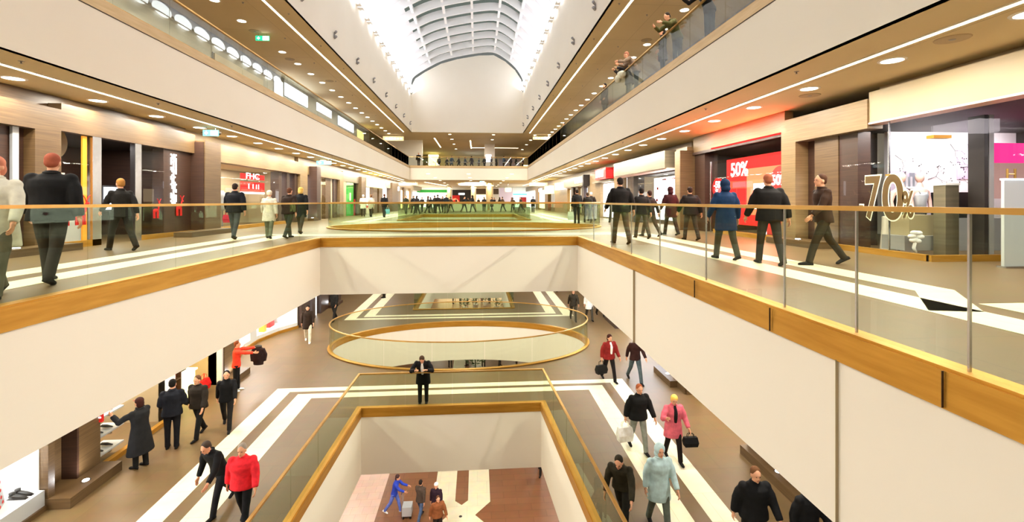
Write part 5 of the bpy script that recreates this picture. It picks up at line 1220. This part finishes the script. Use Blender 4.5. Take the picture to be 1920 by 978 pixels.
for i, (f, zz) in enumerate(((.16,.08),(.44,.06),(.74,.09),(.32,.22),(.62,.24),(.42,.38),(.56,.40),(.5,.56))):
    c = Vector((a_[0],a_[1],L+.42))+d_*f+Vector((0,0,zz))-Vector((d_.y,-d_.x,0)).normalized()*.012; dn = d_.normalized()
    m = MB(); m.tube([c+dn*.026*math.cos(q)+Vector((0,0,.026*math.sin(q))) for q in [2*PI*j/14 for j in range(15)]], .008, 6); m.build('ring_sticker', M['red'], t)
for i, u in enumerate((10.10, 10.22)):
    t = LL.t('shoe', ('black shoe on the white display floor, nearer one of the pair', 'black shoe on the white display floor, farther one of the pair')[i], 'shoe', u, .4, .42, 'pair of black shoes in the white window')
    m = MB(); x = LL.x(.27); m.tube([(x-.14,u,L+.49),(x-.05,u,L+.48),(x+.06,u,L+.46),(x+.17,u,L+.445)], [.045,.05,.045,.022], 12, .8); m.tube([(x-.1,u,L+.47),(x-.11,u,L+.56)], [.045,.05], 12)
    m.build('upper', M['black'], t, True); MB().box(x-.18,x+.18,u-.035,u+.035,L+.42,L+.435).build('sole', M['dark'], t)
# walnut pillar with niche
t = LL.t('walnut_pillar', 'large walnut pillar with a recessed niche at the lower left', 'pillar', 11.0)
LL.part(t, 'end_panel', 'wood', (10.4,10.55,-.05,.6,0,3.66)); LL.part(t, 'back_panel', 'wood', (10.55,11.1,.28,.6,0,3.66)); LL.part(t, 'niche_side', 'wooddark', (11.1,11.15,-.05,.3,0,3.66)); LL.part(t, 'front_panel', 'wood', (11.15,11.75,-.05,.6,0,3.66))
plinth(LL, 10.38, 11.8, -.5, .3, 'wood', 'walnut plinth with glowing spot under the large lower left pillar', True, .22)
t = LL.t('wall_sign', 'red sign with white text on the far edge of the large walnut pillar', 'sign', 11.78, -.1, 1.6); LL.part(t, 'board', 'red', (11.70,11.76,-.12,.0,1.75,1.95), (11.70,11.76,-.12,.0,1.2,1.62))
LL.part(t, 'text_lines', 'whitelight', (11.69,11.70,-.10,-.02,1.3,1.33), (11.69,11.70,-.10,-.02,1.42,1.45), (11.69,11.70,-.10,-.02,1.53,1.56), (11.69,11.70,-.10,-.02,1.84,1.87))
# lit shops behind
room(LL, 11.85, 14.3, 2.4, 'beige', 3.3, nm='lower_left_shop', p=240)
for k in range(3):
    t = LL.t('display_shelf', ('lowest','middle','upper')[k]+' slanted shoe shelf just behind the walnut pillar', 'shelf', 12.2, .4, .25+k*.45); LL.part(t, 'board', 'silver', (11.9,12.7,.1,.6,.25+k*.45,.29+k*.45)); LL.part(t, 'bracket', 'steel', (12.25,12.3,.1,.6,.2+k*.45,.25+k*.45))
    for q in range(2):
        t = LL.t('shoe', 'dark shoe on the %s slanted shelf' % ('lowest','middle','upper')[k], 'shoe', 12.1+q*.3, .3, .29+k*.45, 'shoes on the slanted shelves')
        m = MB(); x = LL.x(.3); u = 12.1+q*.3; z_ = L+.33+k*.45; m.tube([(x-.12,u,z_+.02),(x,u,z_+.01),(x+.14,u,z_-.01)], [.04,.045,.02], 10, .8); m.build('upper', M['black'], t, True)
t = LL.t('shopfront', 'glazed lower shopfront where the long black coat visitor looks in', 'shopfront', 13)
LL.part(t, 'glass_pane', 'shopglass', (11.85,14.3,.0,.012,.12,3.3)); LL.part(t, 'base_rail', 'brass', (11.85,14.3,-.05,.08,0,.12)); LL.part(t, 'post', 'white', (14.3,14.5,-.05,.3,0,3.3))
room(LL, 14.55, 17.0, 2.2, 'beige', 3.3, nm='yellow_shop', p=200, col=(1,.8,.45))
t = LL.t('display_box', 'glowing yellow display box with a black shoe on top', 'display', 15.4, .2); LL.part(t, 'lit_body', 'yellowlight', (15.1,15.9,.2,.9,.15,.95)); LL.part(t, 'top', 'warmlight', (15.05,15.95,.15,.95,.95,1.0))
t = LL.t('shoe', 'black shoe on top of the yellow display box', 'shoe', 15.5, .4, 1.0); m = MB(); x = LL.x(.45); m.tube([(x,15.3,L+1.06),(x,15.5,L+1.06),(x,15.75,L+1.02)], [.06,.065,.03], 12, .8); m.build('upper', M['black'], t, True); MB().box(x-.05,x+.05,15.25,15.78,L+1.0,L+1.02).build('sole', M['dark'], t)
bag('handbag', (LL.x(.15), 16.3, L+.12+.34+.2), .42, .2, .34, (196,20,16), 'bright red handbag standing beside the yellow display box', rz=90, strap=.2)
t = LL.t('bottle_rack', 'rack of amber and red goods left of the yellow box', 'rack', 14.8, .3)
LL.part(t, 'frame', 'wood', (14.6,14.63,.1,.5,0,2.2), (15.0,15.03,.1,.5,0,2.2), (14.6,15.03,.1,.5,.5,.53), (14.6,15.03,.1,.5,1.0,1.03), (14.6,15.03,.1,.5,1.5,1.53))
m = MB()
for zz in (.53,1.03,1.53):
    for q in range(4): m.cyl(LL.x(.25), 14.68+q*.09, L+zz, L+zz+.26, .03, .025, 8)
m.build('bottles', M['red'], t)
t = LL.t('walnut_pillar', 'walnut pillar behind the person in the red sweater', 'pillar', 17.5); LL.part(t, 'shaft', 'wood', (17.1,18.0,-.1,.6,0,3.66)); LL.part(t, 'white_edge', 'white', (17.0,17.1,-.05,.4,0,3.3))
plinth(LL, 17.0, 18.1, -.5, -.1, 'wood', 'walnut plinth with glowing spot behind the red sweatered person', True, .22)
# curved white window
cw = [(-9.0,18.1),(-9.6,19.4),(-9.95,20.7),(-9.95,22.0),(-9.6,23.3),(-9.05,24.3)]
t = thing('shopfront', 'curved white shop window with brass base in the lower left row', 'shopfront', (-9.6,21.0,L))
m = MB(); m2 = MB(); m3 = MB()
for (xa,ya),(xb,yb) in zip(cw, cw[1:]):
    d = Vector((xb-xa, yb-ya)).normalized(); nn = Vector((-d.y, d.x))*.12
    m.prism([(xa,ya),(xb,yb),(xb+nn.x,yb+nn.y),(xa+nn.x,ya+nn.y)], L, L+.14)
    m2.prism([(xa,ya),(xb,yb),(xb+nn.x*.1,yb+nn.y*.1),(xa+nn.x*.1,ya+nn.y*.1)], L+.14, L+3.3)
m.build('base_rail', M['brass'], t); m2.build('glass_pane', M['shopglass'], t)
m3.prism([(-9.05,18.2),(-9.65,19.4),(-10.0,20.7),(-10.0,22.0),(-9.65,23.3),(-9.1,24.25),(-11.4,24.25),(-11.4,18.2)][::-1], L+.05, L+.3); m3.build('display_floor', M['white'], t)
room(LL, 18.15, 24.3, 2.4, 'white', 3.3, nm='curved_window', p=420, col=(1,.94,.9))
for i, (x, y, w_, h_, m_, lb) in enumerate(((-10.4,20.4,.5,.5,'grey','dark grey display block in the curved window'),(-10.3,21.6,.6,.35,'white','white display block in the curved window'),(-10.1,22.7,.25,.6,'orange','orange display block in the curved window'),(-10.3,23.6,.5,.3,'red','red goods pile in the curved window'))):
    t = thing('display_block', lb, 'display', (x,y,L+.3)); MB().box(x-w_/2,x+w_/2,y-w_/2,y+w_/2,L+.3,L+.3+h_).build('block', M[m_], t); MB().box(x-w_/2+.03,x+w_/2-.03,y-w_/2+.03,y+w_/2-.03,L+.3+h_,L+.33+h_).build('cap', M['white'], t)
t = thing('poster', 'grey lettered poster standing in the curved window', 'poster', (-10.6,23.9,L+.3)); MB().box(-10.9,-10.1,24.0,24.05,L+.5,L+1.8).build('board', M['silver'], t); m = MB(); [m.box(-10.8,-10.2-.1*(k%3),23.98,24.0,L+1.5-.18*k,L+1.56-.18*k) for k in range(5)]; m.build('text_lines', M['grey'], t)
t = LL.t('shopfront', 'dark walnut shopfront posts with lit slits beyond the curved window', 'shopfront', 26)
for u, w_ in ((24.4,1.1),(26.0,.5),(27.4,1.3),(30.5,.8)): LL.part(t, 'post', 'wooddark', (u,u+w_,-.05,.4,0,3.6))
LL.part(t, 'lit_slit', 'whitelight', (25.7,25.8,.1,.14,0,3.4)); LL.part(t, 'lit_slit', 'whitelight', (27.0,27.1,.1,.14,0,3.4)); LL.part(t, 'wall', 'wooddark', (24.4,36,.4,.5,0,3.6))
plinth(LL, 28.7, 30.3, -.45, .0, 'wooddark', 'dark plinth beside the far lower left shop posts')
# right lower shops
t = RL.t('walnut_pillar', 'walnut pillar with side ledge on the lower right, beside the jeans walker', 'pillar', 15.6); RL.part(t, 'shaft', 'wood', (15.0,15.95,-.55,.4,0,3.6)); RL.part(t, 'dark_face', 'wood', (14.96,15.0,-.5,.3,0,3.5))
plinth(RL, 15.6, 17.1, -.8, -.1, 'wood', 'walnut plinth with glowing spot at the lower right pillar', True, .22)
t = RL.t('shopfront', 'brass based shop window on the lower right', 'shopfront', 13)
RL.part(t, 'base_rail', 'brass', (13.6,15.0,-.06,.06,0,.12)); RL.part(t, 'base_rail', 'brass', (11.45,12.4,-.06,.06,0,.12)); RL.part(t, 'glass_pane', 'shopglass', (11.45,15.0,-.01,.0,.12,3.3)); RL.part(t, 'lit_edge', 'warmlight', (14.9,15.0,.1,.2,0,3.3))
room(RL, 11.5, 14.95, 2.0, 'beige', 3.3, nm='lower_right_shop', p=260, col=(1,.9,.8))
t = RL.t('walnut_pillar', 'walnut pillar with glowing floor spot at the bottom right', 'pillar', 10.9); RL.part(t, 'shaft', 'wood', (10.75,11.4,-.55,.4,0,3.6)); RL.part(t, 'dark_niche', 'wooddark', (10.3,10.75,-.2,.3,0,3.6))
plinth(RL, 9.2, 11.4, -.75, .0, 'wood', 'long walnut plinth with glowing spot at the bottom right', True, .22)
t = RL.t('shopfront', 'dark shopfront at the far lower right behind the white jacket', 'shopfront', 22); RL.part(t, 'wall', 'wooddark', (17.2,36,.2,.3,0,3.6)); RL.part(t, 'base_rail', 'brass', (17.2,23,.0,.1,0,.12)); RL.part(t, 'plinth', 'wooddark', (23,25,-.5,.1,0,.25)); RL.part(t, 'lit_window', 'coolight', (18,22.5,.14,.2,.3,2.8))
area('shop_spill', (7.0, 20, L+2.9), (0,R(-20),0), .3, 4, 120, (.9,.93,1))

# ------------------------------------------------------------------ ground level: cafe tables and potted plants
def plant(x, y, z, s, label, group):
    t = thing('potted_plant', label, 'plant', (x,y,z), 0, group)
    MB().lathe(x, y, [(z,.28*s),(z+.5*s,.36*s),(z+.52*s,.34*s),(z+.48*s,.30*s)], 16).build('pot', M['tableware'], t)
    m = MB(); rr = random.Random(int(x*77+y))
    for k in range(60):
        a = rr.uniform(0,2*PI); r_ = rr.uniform(.05,.75)*s; zz = z+.5*s+rr.uniform(.1,1.1)*s; d = Vector((math.cos(a), math.sin(a), rr.uniform(.1,.8))).normalized()
        c = Vector((x+math.cos(a)*r_*.6, y+math.sin(a)*r_*.6, zz)); sd_ = d.cross(Vector((0,0,1))).normalized()*.09*s
        m.add([c, c+d*.2*s+sd_, c+d*.45*s, c+d*.2*s-sd_, c+d*.2*s+Vector((0,0,.03))], [(0,1,4),(1,2,4),(2,3,4),(3,0,4)])
    m.tube([(x,y,z+.45*s),(x,y,z+1.2*s)], [.04*s,.02*s], 6); m.build('foliage', M['leaf'], t, kind='stuff')
for i in range(6): plant(-1.5+i*1.3, 57.5+(i%3)*1.5, G, 1.0, 'leafy potted plant among the cafe tables far down on the ground level', 'plants on the ground level')
plant(-.15, 36.2, G, 1.3, 'potted plant in white tub glimpsed through the oval opening', None)
for i in range(5):
    x = -3+i*1.6
    t = thing('cafe_table', 'white cafe table far down on the ground level', 'table', (x,63.5,G), 0, 'cafe tables on the ground level')
    MB().cyl(x,63.5,G+.72,G+.75,.45).build('top', M['tableware'], t); MB().cyl(x,63.5,G,G+.72,.04).build('leg', M['steel'], t)
t = thing('poster', 'glowing shop wall of the ground level behind the cafe', 'shopfront', (0,72,G)); MB().box(-6,6,72,72.2,G+.3,G+4).build('lit_wall', M['warmlight'], t)
